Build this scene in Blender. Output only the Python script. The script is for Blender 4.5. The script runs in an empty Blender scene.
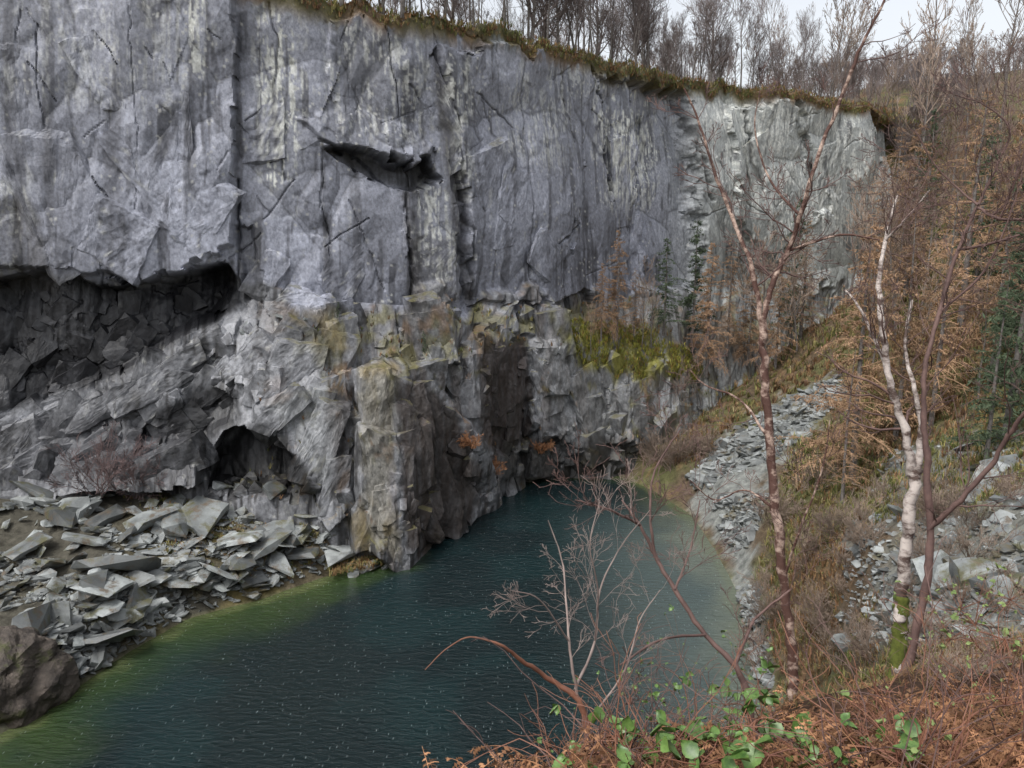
import bpy, math, random
import numpy as np
random.seed(7)
RG=np.random.default_rng(11)
F=800.0; PITCH=math.radians(12); CP=math.cos(PITCH); SP=math.sin(PITCH); CZ=30.0
A_=np.asarray
def ray(u,v):
    a=(A_(u,float)-512)/F; b=(A_(v,float)-384)/F
    return a, CP-b*SP, -SP-b*CP
def Wy(u,v,y):
    a,dy,dz=ray(u,v); t=y/dy; return np.stack([a*t,dy*t,CZ+dz*t],-1)
def Wz(u,v,z):
    a,dy,dz=ray(u,v); t=(z-CZ)/dz; return np.stack([a*t,dy*t,CZ+dz*t],-1)
def Wt(u,v,t):
    a,dy,dz=ray(u,v); return np.stack([a*t,dy*t,CZ+dz*t],-1)
def Wuyz(u,y,z):
    r=(z-CZ)/y; b=(r*CP+SP)/(r*SP-CP); t=y/(CP-b*SP)
    return np.array([(u-512)/F*t,y,z])
def proj(x,y,z):
    zz=z-CZ; f=y*CP-zz*SP; up=y*SP+zz*CP
    f=np.where(f<0.1,0.1,f)
    return 512+F*x/f, 384-F*up/f
def sm(x,a=0.,b=1.):
    t=np.clip((x-a)/(b-a),0,1); return t*t*(3-2*t)
def hsh(a,b,c,s):
    q=np.sin(a*127.1+b*311.7+c*74.7+s*53.37)*43758.5453
    return q-np.floor(q)
def vn(x,y,z,s=0):
    xi=np.floor(x);yi=np.floor(y);zi=np.floor(z)
    fx=x-xi;fy=y-yi;fz=z-zi
    fx=fx*fx*(3-2*fx);fy=fy*fy*(3-2*fy);fz=fz*fz*(3-2*fz)
    r=0
    for i in (0,1):
        for j in (0,1):
            for k in (0,1):
                w=(fx if i else 1-fx)*(fy if j else 1-fy)*(fz if k else 1-fz)
                r=r+w*hsh(xi+i,yi+j,zi+k,s)
    return r
def fbm(x,y,z,s=0,o=4):
    r=0;a=.5;t=0
    for i in range(o):
        r=r+a*vn(x,y,z,s+i*3.1);t+=a;a*=.5;x=x*2.03;y=y*2.03;z=z*2.03
    return r/t
def blocks(X,Y,sx,sy,s,rot=0.,B=2.5,tilt=1.,flat=.3,ra=.5):
    c,n=math.cos(rot),math.sin(rot)
    gx=(X*c+Y*n)/sx; gy=(-X*n+Y*c)/sy
    ix=np.floor(gx);iy=np.floor(gy)
    best=np.full(X.shape,-99.);sec=np.full(X.shape,-99.);ID=np.zeros(X.shape)
    for i in(-1,0,1):
        for j in(-1,0,1):
            a=ix+i;b=iy+j
            px=a+.2+.6*hsh(a,b,1,s);py=b+.2+.6*hsh(a,b,2,s)
            lx=gx-px;ly=gy-py;th=(hsh(a,b,3,s)-.5)*2*ra;ct,st=np.cos(th),np.sin(th)
            rx=np.abs(lx*ct+ly*st)*(.8+.5*hsh(a,b,4,s));ry=np.abs(-lx*st+ly*ct)*(.8+.5*hsh(a,b,6,s))
            m=np.maximum(np.maximum(rx,ry),(rx+ry)*.72)
            h=hsh(a,b,5,s);v=h+tilt*((hsh(a,b,7,s)-.5)*lx+(hsh(a,b,9,s)-.45)*ly)*2-B*np.maximum(m-flat,0)
            mm=v>best;ID=np.where(mm,h,ID);sec=np.where(mm,best,np.maximum(sec,v));best=np.where(mm,v,best)
    return np.maximum(best,-1.2),best-sec,ID
def psd(x,y,poly):
    poly=A_(poly,float);n=len(poly)
    d=np.full(np.shape(x),1e18);ins=np.zeros(np.shape(x),bool)
    for i in range(n):
        ax,ay=poly[i];bx,by=poly[(i+1)%n]
        ex,ey=bx-ax,by-ay
        t=np.clip(((x-ax)*ex+(y-ay)*ey)/(ex*ex+ey*ey+1e-12),0,1)
        d=np.minimum(d,(x-ax-t*ex)**2+(y-ay-t*ey)**2)
        c=((ay>y)!=(by>y))&(x<(bx-ax)*(y-ay)/((by-ay) if by!=ay else 1e-9)+ax)
        ins^=c
    d=np.sqrt(d);return np.where(ins,d,-d)
def pld(x,y,pl):
    d=np.full(np.shape(x),1e18)
    for (ax,ay),(bx,by) in zip(pl[:-1],pl[1:]):
        ex,ey=bx-ax,by-ay
        t=np.clip(((x-ax)*ex+(y-ay)*ey)/(ex*ex+ey*ey+1e-12),0,1)
        d=np.minimum(d,(x-ax-t*ex)**2+(y-ay-t*ey)**2)
    return np.sqrt(d)

# ---------------------------------------------------------------- mesh helpers
COL=bpy.context.scene.collection
def mesh_np(name,V,Fc,mats,col=None,smooth=False,midx=None):
    V=A_(V,float);Fc=A_(Fc,int);k=Fc.shape[1];n=len(Fc)
    me=bpy.data.meshes.new(name)
    me.vertices.add(len(V));me.vertices.foreach_set('co',V.ravel())
    me.loops.add(n*k);me.loops.foreach_set('vertex_index',Fc.ravel())
    me.polygons.add(n);me.polygons.foreach_set('loop_start',np.arange(n)*k)
    me.polygons.foreach_set('loop_total',np.full(n,k))
    me.polygons.foreach_set('use_smooth',np.full(n,smooth))
    for m in mats: me.materials.append(m)
    if midx is not None: me.polygons.foreach_set('material_index',A_(midx,int))
    if col is not None:
        ca=me.color_attributes.new(name='Col',type='FLOAT_COLOR',domain='POINT')
        c=np.ones((len(V),4));c[:,:3]=col;ca.data.foreach_set('color',c.ravel())
    me.update(calc_edges=True);me.validate()
    return me
def obj(name,me,parent=None,**kw):
    o=bpy.data.objects.new(name,me);COL.objects.link(o)
    if parent is not None:o.parent=parent
    for k,v in kw.items():o[k]=v
    return o
def grid_faces(nr,nc):
    i=np.arange(nr-1)[:,None]*nc+np.arange(nc-1)[None,:]
    return np.stack([i,i+1,i+nc+1,i+nc],-1).reshape(-1,4)
def tubes(polys,sides=4):
    VV=[];FF=[];off=0
    ang=np.arange(sides)*2*math.pi/sides
    ca,sa=np.cos(ang),np.sin(ang)
    for pts,rad in polys:
        pts=A_(pts,float);n=len(pts)
        tg=np.gradient(pts,axis=0);tg/=np.linalg.norm(tg,axis=1)[:,None]+1e-9
        ref=np.array([0,0,1.]) if abs(tg[0,2])<.8 else np.array([1.,0.1,0])
        a=np.cross(tg,ref);a/=np.linalg.norm(a,axis=1)[:,None]+1e-9
        b=np.cross(tg,a)
        ring=pts[:,None,:]+A_(rad)[:,None,None]*(a[:,None,:]*ca[None,:,None]+b[:,None,:]*sa[None,:,None])
        VV.append(ring.reshape(-1,3))
        i=np.arange(n-1)[:,None]*sides+np.arange(sides)[None,:]
        j=np.arange(n-1)[:,None]*sides+(np.arange(sides)[None,:]+1)%sides
        FF.append(np.stack([i,j,j+sides,i+sides],-1).reshape(-1,4)+off)
        off+=n*sides
    return np.concatenate(VV),np.concatenate(FF)
def nrm(a):
    return a/(np.linalg.norm(a)+1e-9)
def grow(out,p,d,L,r,lev,maxl,rg,up=.08,wig=.18,nch=(6,5,4),ratio=.5,ang=.9,tip=.3,rmin=.004,fmin=.2,seg=5):
    pts=[A_(p,float)];dd=nrm(A_(d,float));ds=[dd]
    for i in range(seg):
        dd=nrm(dd+rg.normal(0,wig,3)+np.array([0,0,up]))
        pts.append(pts[-1]+dd*L/seg);ds.append(dd)
    rad=np.maximum(np.linspace(r,r*tip,seg+1),rmin)
    out.setdefault(lev,[]).append((np.array(pts),rad))
    if lev<maxl:
        for k in range(nch[min(lev,len(nch)-1)]):
            f=rg.uniform(fmin,.98)*seg;i=min(int(f),seg-1);q=pts[i]+(pts[i+1]-pts[i])*(f-i)
            pr=nrm(np.cross(ds[i+1],rg.normal(0,1,3)))
            grow(out,q,nrm(ds[i+1]+pr*ang*rg.uniform(.6,1.3)),L*ratio*(1.25-.8*f/seg)*rg.uniform(.7,1.2),max(rad[i]*.55,rmin),lev+1,maxl,rg,up,wig*1.1,nch,ratio,ang,tip,rmin,.15,max(3,seg-1))

# ---------------------------------------------------------------- materials
def newmat(name):
    m=bpy.data.materials.new(name);m.use_nodes=True
    nt=m.node_tree;b=nt.nodes['Principled BSDF'];return m,nt,b
def N(nt,t,**kw):
    n=nt.nodes.new(t)
    for k,v in kw.items():setattr(n,k,v)
    return n
def mat(name,c1,c2,scale=3,rough=.8,bump=.3,bscale=None,attr=False,stretch=(1,1,1),rot=(0,0,0),spec=.3,bdist=.05,objrand=0.,thr=None,rvar=0.,moss=None,rust=None,mth=(.60,.64),speck=None):
    m,nt,b=newmat(name);L=nt.links
    tc=N(nt,'ShaderNodeTexCoord');mp=N(nt,'ShaderNodeMapping');mp.inputs['Scale'].default_value=stretch;mp.inputs['Rotation'].default_value=rot
    L.new(tc.outputs['Object'],mp.inputs['Vector'])
    nz=N(nt,'ShaderNodeTexNoise');nz.inputs['Scale'].default_value=scale;nz.inputs['Detail'].default_value=9;nz.inputs['Roughness'].default_value=.68
    L.new(mp.outputs[0],nz.inputs['Vector'])
    cr=N(nt,'ShaderNodeValToRGB');a,bb=thr if thr else (.32,.68)
    cr.color_ramp.elements[0].position=a;cr.color_ramp.elements[1].position=bb
    cr.color_ramp.elements[0].color=(*c1,1);cr.color_ramp.elements[1].color=(*c2,1)
    L.new(nz.outputs['Fac'],cr.inputs['Fac'])
    out=cr.outputs['Color']
    def mul(x,y):
        mx=N(nt,'ShaderNodeMix',data_type='RGBA',blend_type='MULTIPLY');mx.inputs['Factor'].default_value=1
        L.new(x,mx.inputs['A']);L.new(y,mx.inputs['B']);return mx.outputs['Result']
    if attr:
        at=N(nt,'ShaderNodeAttribute',attribute_name='Col');out=mul(at.outputs['Color'],out)
    if objrand:
        oi=N(nt,'ShaderNodeObjectInfo');mr=N(nt,'ShaderNodeMapRange')
        mr.inputs['To Min'].default_value=1-objrand;mr.inputs['To Max'].default_value=1+objrand
        L.new(oi.outputs['Random'],mr.inputs['Value']);out=mul(out,mr.outputs['Result'])
    for cc,sc_,th in ((moss,.55,mth[0]),(rust,.9,mth[1]),(speck,3.2,.665)):
        if cc:
            ge=N(nt,'ShaderNodeNewGeometry');n3=N(nt,'ShaderNodeTexNoise');n3.inputs['Scale'].default_value=sc_;n3.inputs['Detail'].default_value=7;n3.inputs['Roughness'].default_value=.7
            L.new(ge.outputs['Position'],n3.inputs['Vector'])
            mr=N(nt,'ShaderNodeMapRange');mr.inputs['From Min'].default_value=th-.06;mr.inputs['From Max'].default_value=th+.03;mr.inputs['To Max'].default_value=.85
            L.new(n3.outputs['Fac'],mr.inputs['Value'])
            mx=N(nt,'ShaderNodeMix',data_type='RGBA');mx.inputs['B'].default_value=(*cc,1);L.new(mr.outputs['Result'],mx.inputs['Factor']);L.new(out,mx.inputs['A']);out=mx.outputs['Result']
    L.new(out,b.inputs['Base Color'])
    b.inputs['Roughness'].default_value=rough;b.inputs['Specular IOR Level'].default_value=spec
    if rvar:
        mr=N(nt,'ShaderNodeMapRange');mr.inputs['From Min'].default_value=.35;mr.inputs['From Max'].default_value=.65
        mr.inputs['To Min'].default_value=rough-rvar;mr.inputs['To Max'].default_value=rough+rvar
        L.new(nz.outputs['Fac'],mr.inputs['Value']);L.new(mr.outputs['Result'],b.inputs['Roughness'])
    if bump:
        n2=N(nt,'ShaderNodeTexNoise');n2.inputs['Scale'].default_value=bscale or scale*3;n2.inputs['Detail'].default_value=9;n2.inputs['Roughness'].default_value=.7
        L.new(mp.outputs[0],n2.inputs['Vector'])
        bp=N(nt,'ShaderNodeBump');bp.inputs['Strength'].default_value=bump;bp.inputs['Distance'].default_value=bdist
        L.new(n2.outputs['Fac'],bp.inputs['Height']);L.new(bp.outputs[0],b.inputs['Normal'])
    return m
M_CLIFF=mat('slate_cliff',(.58,.58,.58),(1.42,1.42,1.42),scale=2.8,rough=.48,bump=.75,bscale=3.2,attr=True,bdist=.09,spec=.45,rvar=.13,stretch=(1.2,1.2,.9),rot=(0,.35,0))
M_GROUND=mat('ground_soil',(.5,.5,.5),(1.45,1.45,1.45),scale=1.5,rough=.95,bump=.8,bscale=4,attr=True,bdist=.15,spec=.1)
M_ROCK=mat('slate_block',(.085,.092,.092),(.30,.32,.315),scale=1.1,rough=.45,bump=.7,bscale=3,objrand=.55,bdist=.14,spec=.5,rvar=.12,moss=(.10,.095,.04),rust=(.12,.09,.06),mth=(.58,.60))
M_ROCKD=mat('dark_mossy_boulder',(.035,.03,.027),(.13,.108,.09),scale=1.3,rough=.7,bump=1.,bscale=2,bdist=.2,moss=(.07,.075,.03))
M_SCREE=mat('slate_chips',(.12,.127,.125),(.35,.37,.365),scale=.7,rough=.55,bump=0,attr=True,moss=(.11,.09,.045),mth=(.60,.64))
M_TUFT=mat('grass_blades',(.6,.6,.6),(1.4,1.4,1.4),scale=1,rough=.9,bump=0,attr=True,spec=.1)
M_BARK=mat('grey_bark',(.075,.066,.06),(.22,.2,.185),scale=4,rough=.9,bump=0)
M_TWIG=mat('bare_twigs',(.10,.082,.078),(.20,.165,.155),scale=.4,rough=.9,bump=0,objrand=.3)
M_LTWIG=mat('larch_twigs',(.19,.12,.072),(.42,.27,.165),scale=.5,rough=.9,bump=0,objrand=.3)
M_PINE=mat('pine_needles',(.035,.052,.032),(.09,.12,.065),scale=.7,rough=.8,bump=0,objrand=.2)
M_BIRCHW=mat('white_birch_bark',(.09,.06,.05),(.50,.44,.40),scale=4.2,rough=.7,bump=.6,bscale=25,stretch=(1,1,2.),bdist=.015,thr=(.42,.56))
M_BIRCHR=mat('red_birch_bark',(.085,.042,.032),(.42,.31,.25),scale=7,rough=.65,bump=.7,bscale=25,stretch=(1,1,1.3),bdist=.02,thr=(.48,.60))
M_BTWIG=mat('dark_birch_twigs',(.06,.035,.032),(.17,.105,.09),scale=5,rough=.7,bump=0)
M_PALET=mat('pale_dead_twigs',(.12,.085,.075),(.34,.27,.24),scale=6,rough=.8,bump=0)
M_REDST=mat('red_bramble_stems',(.12,.05,.035),(.27,.125,.075),scale=6,rough=.6,bump=0)
M_LEAF=mat('bramble_leaf',(.03,.075,.016),(.15,.25,.06),scale=14,rough=.4,bump=.3,bscale=60,bdist=.003,spec=.5)
M_FERN=mat('rusty_bracken',(.10,.047,.024),(.36,.185,.095),scale=3,rough=.9,bump=0,objrand=.45)
M_LITTER=mat('fallen_leaf',(.08,.042,.025),(.30,.17,.09),scale=9,rough=.7,bump=0)
M_MOSS=mat('green_moss',(.045,.06,.012),(.13,.145,.03),scale=12,rough=1,bump=.6,bscale=40,bdist=.01)
M_GLEAF=mat('small_green_leaf',(.09,.14,.04),(.24,.30,.11),scale=6,rough=.6,bump=0)

# ---------------------------------------------------------------- terrain maths
LP=[(0,735),(60,700),(130,652),(190,618),(260,600),(325,577),(388,560),(410,535),(450,505),(490,487),(540,474),(620,476),(655,492),(690,515),(715,550),(735,590),(748,640)]
LAKE=[tuple(Wz(u,v,0.)[:2]) for u,v in LP]+[(16,40),(12,27),(2,18),(-12,16),(-26,20),(-33,30)]
UC=[-700,-300,0,120,230,320,400,450,490,540,620,690,780,880,920]
R4=np.array([Wuyz(u,y,z) for u,y,z in zip(UC,[58,64,70,72,74,76,79,83,87,92,104,117,129,142,150],[52,52,52,51,50,48.7,48,48,48,48,48,48,48,48,46])])
R3=Wy(A_(UC),A_([400,400,425,370,300,300,305,300,300,305,300,290,275,260,250]),A_([57,63,69,72,75,76,79,81,85,90,102,114,128,141,150.]))
R2=Wy(A_(UC),A_([450,450,455,440,400,375,370,360,350,345,345,365,350,330,320]),A_([55,61,67.5,68,70,71,73,76,80.5,86.5,96,104,118,134,145.]))
R1=Wy(A_(UC),A_([500,495,490,497,500,530,555,520,497,480,482,430,400,350,330]),A_([54,60,66.5,65,66,65.5,67,75.6,82.2,88,88,100,112,130,142.]))
R1[6:11]=Wz(A_(UC[6:11]),A_([555,520,497,480,482]),0.)
R0=R1+np.array([0,-1.5,-6.]);R5=R4+np.array([0,13,.6])
TLX=np.concatenate([[-600],R4[:,0],[130,500]]);TLY=np.concatenate([[40],R4[:,1],[175,230]])
CT=np.array([(-90,50,7),(-63,58,7),(-43,66,6),(-31,65,6),(-23,66,5),(-15,65,3),(-38,54,3.2),(-45,45,4),(-60,35,8),(-50,20,14),(-45,0,22),
(-25,60,3.5),(-20,62,3),(-10,76,1),(0,86,1),(12,98,1.5),(22,104,3),(34,116,4),(55,134,9),(-45,76,3),(-25,80,3),
(23,76,4),(19,68,3),(28,84,7),(36,83,11),(48,100,20),(49,81,24),(40,110,14),(60,120,26),(70,135,36),(80,110,44),(65,90,38),(44,70,21),(37,58,16.5),(24,47.6,13.5),(21,58,3.8),
(19,42,11),(14.5,36,8),(21,33,18),(14.5,28,17),(12,18,20),(30,40,22),(60,60,34),(100,80,52),(40,20,30),(20,10,26),(30,0,30),
(0,0,28.3),(4.4,8.1,24.7),(1.5,4.4,26.6),(8,9,24.6),(12,12,23.2),(2,6,25.7),(.96,5,26.25),(.28,4.2,26.65),(-.45,3.2,27.15),(-1.3,2.4,27.4),(-1.9,3.6,24.5),(-.9,5.2,23),(.4,7.4,21),(3.2,9.5,22.),(-2.5,6,19),(0,-10,29),(-20,-10,26),(-10,2,24),(-25,2,20),(0,12,12),(5,14,17),(-10,10,12),(8,16,18.5),
(200,100,70),(150,0,50),(0,-100,35),(-150,0,40),(-150,50,20),(400,0,70),(-400,0,50),(0,-400,50),(90,145,46),(110,150,53)],float)
def _ph(a,b):return np.sqrt((a[:,None,0]-b[None,:,0])**2+(a[:,None,1]-b[None,:,1])**2+.05)
_n=len(CT);_K=np.zeros((_n+3,_n+3));_K[:_n,:_n]=_ph(CT,CT)
_P=np.c_[np.ones(_n),CT[:,:2]];_K[:_n,_n:]=_P;_K[_n:,:_n]=_P.T
_w=np.linalg.solve(_K,np.r_[CT[:,2],0,0,0])
def hgt(x,y,detail=True):
    sh=np.shape(x);x=np.ravel(x).astype(float);y=np.ravel(y).astype(float)
    h=np.empty(len(x))
    for i in range(0,len(x),20000):
        q=np.c_[x[i:i+20000],y[i:i+20000]]
        h[i:i+20000]=_ph(q,CT)@_w[:_n]+_w[_n]+q@_w[_n+1:]
    h=np.clip(h,.6,90)
    d=-psd(x,y,LAKE)
    if detail:
        near=sm(np.hypot(x,y),6,25)
        h=h+(fbm(x*.25,y*.25,x*0,3,5)-.5)*2.2*near+(fbm(x*1.3,y*1.3,x*0,9,3)-.5)*.4*sm(np.hypot(x,y),1,8)
    h=np.where(d>0,np.maximum(h,.25)*sm(d,-.2,3.5)+.0,-np.minimum(-d*.8,8.)-.05)
    back=y-np.interp(x,TLX,TLY)
    rt=sm(x,58,85)
    w=np.clip((back-9.5+rt*20)/(1.5+rt*30),0,1);w=w*w*(3-2*w)*(1)
    pl=np.interp(x,[-120,0,60,100,200],[52.2,48.2,47.8,49.5,60])+.07*np.clip(back,0,200)+(fbm(x*.03,y*.03,x*0,5,3)-.5)*5*sm(back,8,30)
    pl=pl+13*sm(x,52,140)*sm(back,0,90)
    return (h*(1-w)+pl*w).reshape(sh)
def ghit(u,v,tmax=200):
    u=A_(u,float);v=A_(v,float);a,dy,dz=ray(u,v)
    t=np.full(u.shape,2.5);hit=np.zeros(u.shape,bool)
    while True:
        st=np.maximum(.06,t*.012);t2=t+st
        tt=np.where(hit,t,t2)
        z=hgt(a*tt,dy*tt);below=(CZ+dz*tt)<z
        t=tt;hit|=below
        if hit.all() or (t[~hit].min() if (~hit).any() else tmax)>=tmax:break
    x,y=a*t,dy*t
    return x,y,hgt(x,y),hit

def axis(segs):
    o=[]
    for a,b,s in segs:o.append(np.arange(a,b,s))
    return np.concatenate(o)
gx=axis([(-900,-120,30),(-120,-60,3),(-60,-4,.5),(-4,14,.2),(14,80,.5),(80,150,2),(150,900,30)])
gy=axis([(-900,-60,40),(-60,-6,3),(-6,14,.2),(14,60,.4),(60,160,.5),(160,260,3),(260,1600,40)])
GX,GY=np.meshgrid(gx,gy);GZ=hgt(GX,GY)
gu,gv=proj(GX,GY,GZ)
n1=fbm(GX*.15,GY*.15,GZ*.15,21,4);n2=fbm(GX*.9,GY*.9,GZ*.9,22,3)
def mixc(c,new,w):return c*(1-w[...,None])+A_(new)*w[...,None]
gc=np.zeros(GX.shape+(3,))+A_([.105,.078,.052])
gc=mixc(gc,[.10,.105,.045],sm(n1,.42,.58)*.85)
gc=mixc(gc,[.18,.11,.06],sm(n2,.5,.7)*.7)
SCR=[(690,482),(725,440),(785,402),(838,380),(846,396),(800,440),(768,490),(755,540),(760,610),(775,690),(755,700),(735,590),(700,520)]
NRK=[(850,470),(940,440),(1060,430),(1060,640),(840,650)]
TAL=[(-500,490),(100,495),(215,492),(330,520),(395,560),(335,575),(260,600),(190,618),(130,652),(60,700),(0,740),(-500,800)]
fy=GY>12
wsc=sm(psd(gu,gv,SCR)+(n2-.5)*60,-6,10)*fy
gc=mixc(gc,[.20,.208,.195],wsc)
gc=mixc(gc,[.17,.17,.15],sm(psd(gu,gv,NRK)+(n2-.5)*80,-10,10)*fy*sm(n1,.38,.52)*(GY<70))
wt=sm(psd(gu,gv,TAL),-4,4)*(GX<0)
gc=mixc(gc,[.08,.075,.06],wt);gc=mixc(gc,[.13,.105,.045],wt*sm(n1,.40,.52)*.9*sm(gu,100,180))
gc=mixc(gc,[.06,.034,.024],(np.hypot(GX,GY)<14)*1.*.85)
dl=-psd(GX,GY,LAKE);gc=mixc(gc,[.12,.125,.07],sm(-dl,-.5,.3)*.8)
gc=mixc(gc,[.12,.10,.07],((GY>60)&(GX<14)&(GX>-24)&(GY<112))*.8)
me=mesh_np('ground',np.stack([GX,GY,GZ],-1).reshape(-1,3),grid_faces(*GX.shape),[M_GROUND],col=gc.reshape(-1,3),smooth=True)
obj('ground',me,kind='structure')

# ---------------------------------------------------------------- water
wx=np.arange(-60,40,.5);wy=np.arange(8,105,.5);WX,WY=np.meshgrid(wx,wy)
wd=psd(WX,WY,LAKE)
nn=fbm(WX*.2,WY*.2,WX*0,31,4);nf=fbm(WX*.7,WY*.7,WX*0,33,3)
rside=sm(WX,1,13)*sm(WY,26,46)*(1-sm(WY,68,86))
wid=3.+5.*sm(-WX,-2,25)+2*rside
sh=1-sm((wd+(nn-.5)*6+(nf-.5)*2)/wid,0,1.)
wc=np.zeros(WX.shape+(3,))+A_([.003,.012,.014])
wc=mixc(wc,[.004,.023,.025],sm(nn,.4,.65)*.6)
wc=mixc(wc,[.075,.105,.105],rside**1.2*.8)  # pale sky sheen on the right side, painted into the water colour
wc=mixc(wc,[.030,.056,.013],sh**1.2*(.35+.65*sm(-WX,-5,15))*(1-.6*rside))
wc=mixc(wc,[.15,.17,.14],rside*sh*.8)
wc=mixc(wc,[.11,.13,.05],sm(1-sm((wd+(nf-.5)*2)/2.,0,1),.3,1.)*.7*(1-.7*rside))
m,nt,b=newmat('quarry_water');Lk=nt.links
at=N(nt,'ShaderNodeAttribute',attribute_name='Col')
tc=N(nt,'ShaderNodeTexCoord')
mp2=N(nt,'ShaderNodeMapping');mp2.inputs['Rotation'].default_value=(0,0,.6);mp2.inputs['Scale'].default_value=(3.2,.8,1)
Lk.new(tc.outputs['Object'],mp2.inputs['Vector'])
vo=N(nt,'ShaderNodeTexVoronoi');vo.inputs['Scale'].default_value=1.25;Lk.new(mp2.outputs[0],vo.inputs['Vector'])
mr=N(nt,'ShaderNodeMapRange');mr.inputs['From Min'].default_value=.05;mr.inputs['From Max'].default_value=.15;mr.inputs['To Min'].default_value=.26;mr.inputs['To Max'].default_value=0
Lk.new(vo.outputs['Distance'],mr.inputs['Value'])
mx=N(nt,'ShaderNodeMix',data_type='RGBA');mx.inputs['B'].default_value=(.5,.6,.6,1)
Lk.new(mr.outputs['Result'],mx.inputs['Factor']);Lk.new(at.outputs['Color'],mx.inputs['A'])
nr_=N(nt,'ShaderNodeTexNoise');nr_.inputs['Scale'].default_value=1.3;nr_.inputs['Detail'].default_value=5;nr_.inputs['Roughness'].default_value=.65
mp=N(nt,'ShaderNodeMapping');mp.inputs['Rotation'].default_value=(0,0,.35);mp.inputs['Scale'].default_value=(1,2.4,1)
Lk.new(tc.outputs['Object'],mp.inputs['Vector']);Lk.new(mp.outputs[0],nr_.inputs['Vector'])
Lk.new(mx.outputs['Result'],b.inputs['Base Color'])
b.inputs['IOR'].default_value=1.33
n0=N(nt,'ShaderNodeTexNoise');n0.inputs['Scale'].default_value=.07;n0.inputs['Detail'].default_value=3;Lk.new(tc.outputs['Object'],n0.inputs['Vector'])
mr0=N(nt,'ShaderNodeMapRange');mr0.inputs['From Min'].default_value=.4;mr0.inputs['From Max'].default_value=.62;mr0.inputs['To Min'].default_value=.04;mr0.inputs['To Max'].default_value=.14
Lk.new(n0.outputs['Fac'],mr0.inputs['Value']);Lk.new(mr0.outputs['Result'],b.inputs['Roughness'])
bp=N(nt,'ShaderNodeBump');bp.inputs['Strength'].default_value=.9;bp.inputs['Distance'].default_value=.42
Lk.new(nr_.outputs['Fac'],bp.inputs['Height']);Lk.new(bp.outputs[0],b.inputs['Normal'])
me=mesh_np('water',np.stack([WX,WY,WX*0],-1).reshape(-1,3),grid_faces(*WX.shape),[m],col=wc.reshape(-1,3),smooth=True)
obj('water',me,kind='structure')

# ---------------------------------------------------------------- cliff
rows=[R5,R4,R3,R2,R1,R0];cnt=[26,235,90,175,16];NCAP=cnt[0]
def colinterp(R,k):
    i=np.clip(k.astype(int),0,len(UC)-2);f=(k-i)[:,None];return R[i]*(1-f)+R[i+1]*f
ks=[]
for i in range(len(UC)-1):
    Ls=np.linalg.norm((R3[i+1]-R3[i])[:2]);n=max(6,int(Ls/(.8 if i==0 else .3 if i==1 else .125)))
    ks.append(i+np.arange(n)/n)
ks=np.concatenate(ks+[np.array([len(UC)-1.])])
RI=[colinterp(R,ks) for R in rows]
P=[]
for r in range(5):
    n=cnt[r];f=(np.arange(n)/n)[:,None,None]
    P.append(RI[r][None]*(1-f)+RI[r+1][None]*f)
P.append(RI[5][None]);P=np.concatenate(P,0)
nr,nc=P.shape[:2]
tx=np.gradient(RI[2][:,:2],axis=0)
kk=np.ones(61)/61
tx=np.stack([np.convolve(np.pad(tx[:,i],30,mode='edge'),kk,'valid') for i in(0,1)],-1)
tx/=np.linalg.norm(tx,axis=1)[:,None]
nrm2=np.stack([tx[:,1],-tx[:,0]],-1)
S=np.concatenate([[0],np.cumsum(np.linalg.norm(np.diff(RI[2][:,:2],axis=0),axis=1))])[None,:]+np.zeros((nr,1))
X,Y,Z=P[...,0],P[...,1],P[...,2]
H=Z*1.0-Y*.25
u1,v1=proj(X,Y,Z)
nJ=fbm(S*.25,H*.25,S*0,49,4)
bnd=np.interp(u1,[-700,0,75,135,230,250,320,450,540,620,690,780,880],[275,275,275,285,265,292,296,300,302,302,295,285,270])+(nJ-.5)*70*sm(u1,225,260)
low=sm(v1-bnd,-4,8)
capfade=np.clip((np.arange(nr)-NCAP+14)/16.,0,1)[:,None]+np.zeros((1,nc))
sw=S+(fbm(S*.9,H*.9,S*0,41,3)-.5)*.3;hw=H+(fbm(S*.9,H*.9,S*0,47,3)-.5)*.3
b1,e1,i1=blocks(sw,hw,10,15,1,.35,2.0,1.0,.36,.4)
b2,e2,i2=blocks(sw,hw,4.6,7.0,2,-.4,2.0,1.0,.34,.6)
b3,e3,i3=blocks(sw,hw,1.7,2.8,3,.45,2.,1.,.3,.7)
g2=sm(fbm(S*.11,H*.11,S*0,51,3),.40,.56);g3=sm(fbm(S*.3,H*.3,S*0,52,3),.50,.6)
far=sm(S,S[0,-1]*.60,S[0,-1]*.72)
Ou=(b1-.5)*(1.0+.6*far)+(.25+.75*g2)*(b2-.5)*.55*(1-.5*far)+(.03+g3*.7)*(b3-.5)*.22*(1-.5*far)
l1,f1,j1=blocks(sw,hw,6.5,12,11,.25,1.7,1.4,.36,.3)
l2,f2,j2=blocks(sw,hw,3.2,6.0,12,.15,1.9,1.2,.36,.4)
l3,f3,j3=blocks(sw,hw,1.3,2.4,13,.3,2.0,1.2,.3,.5)
l4,f4,j4=blocks(sw,hw,.6,1.0,14,-.2,2.0,1.2,.3,.7)
Ol=(l1-.45)*1.8+(l2-.5)*.75+(.25+.55*g3)*(l3-.5)*.36+(.4+.6*g3)*(l4-.5)*.14
O=Ou*(1-low)+Ol*low
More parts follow.
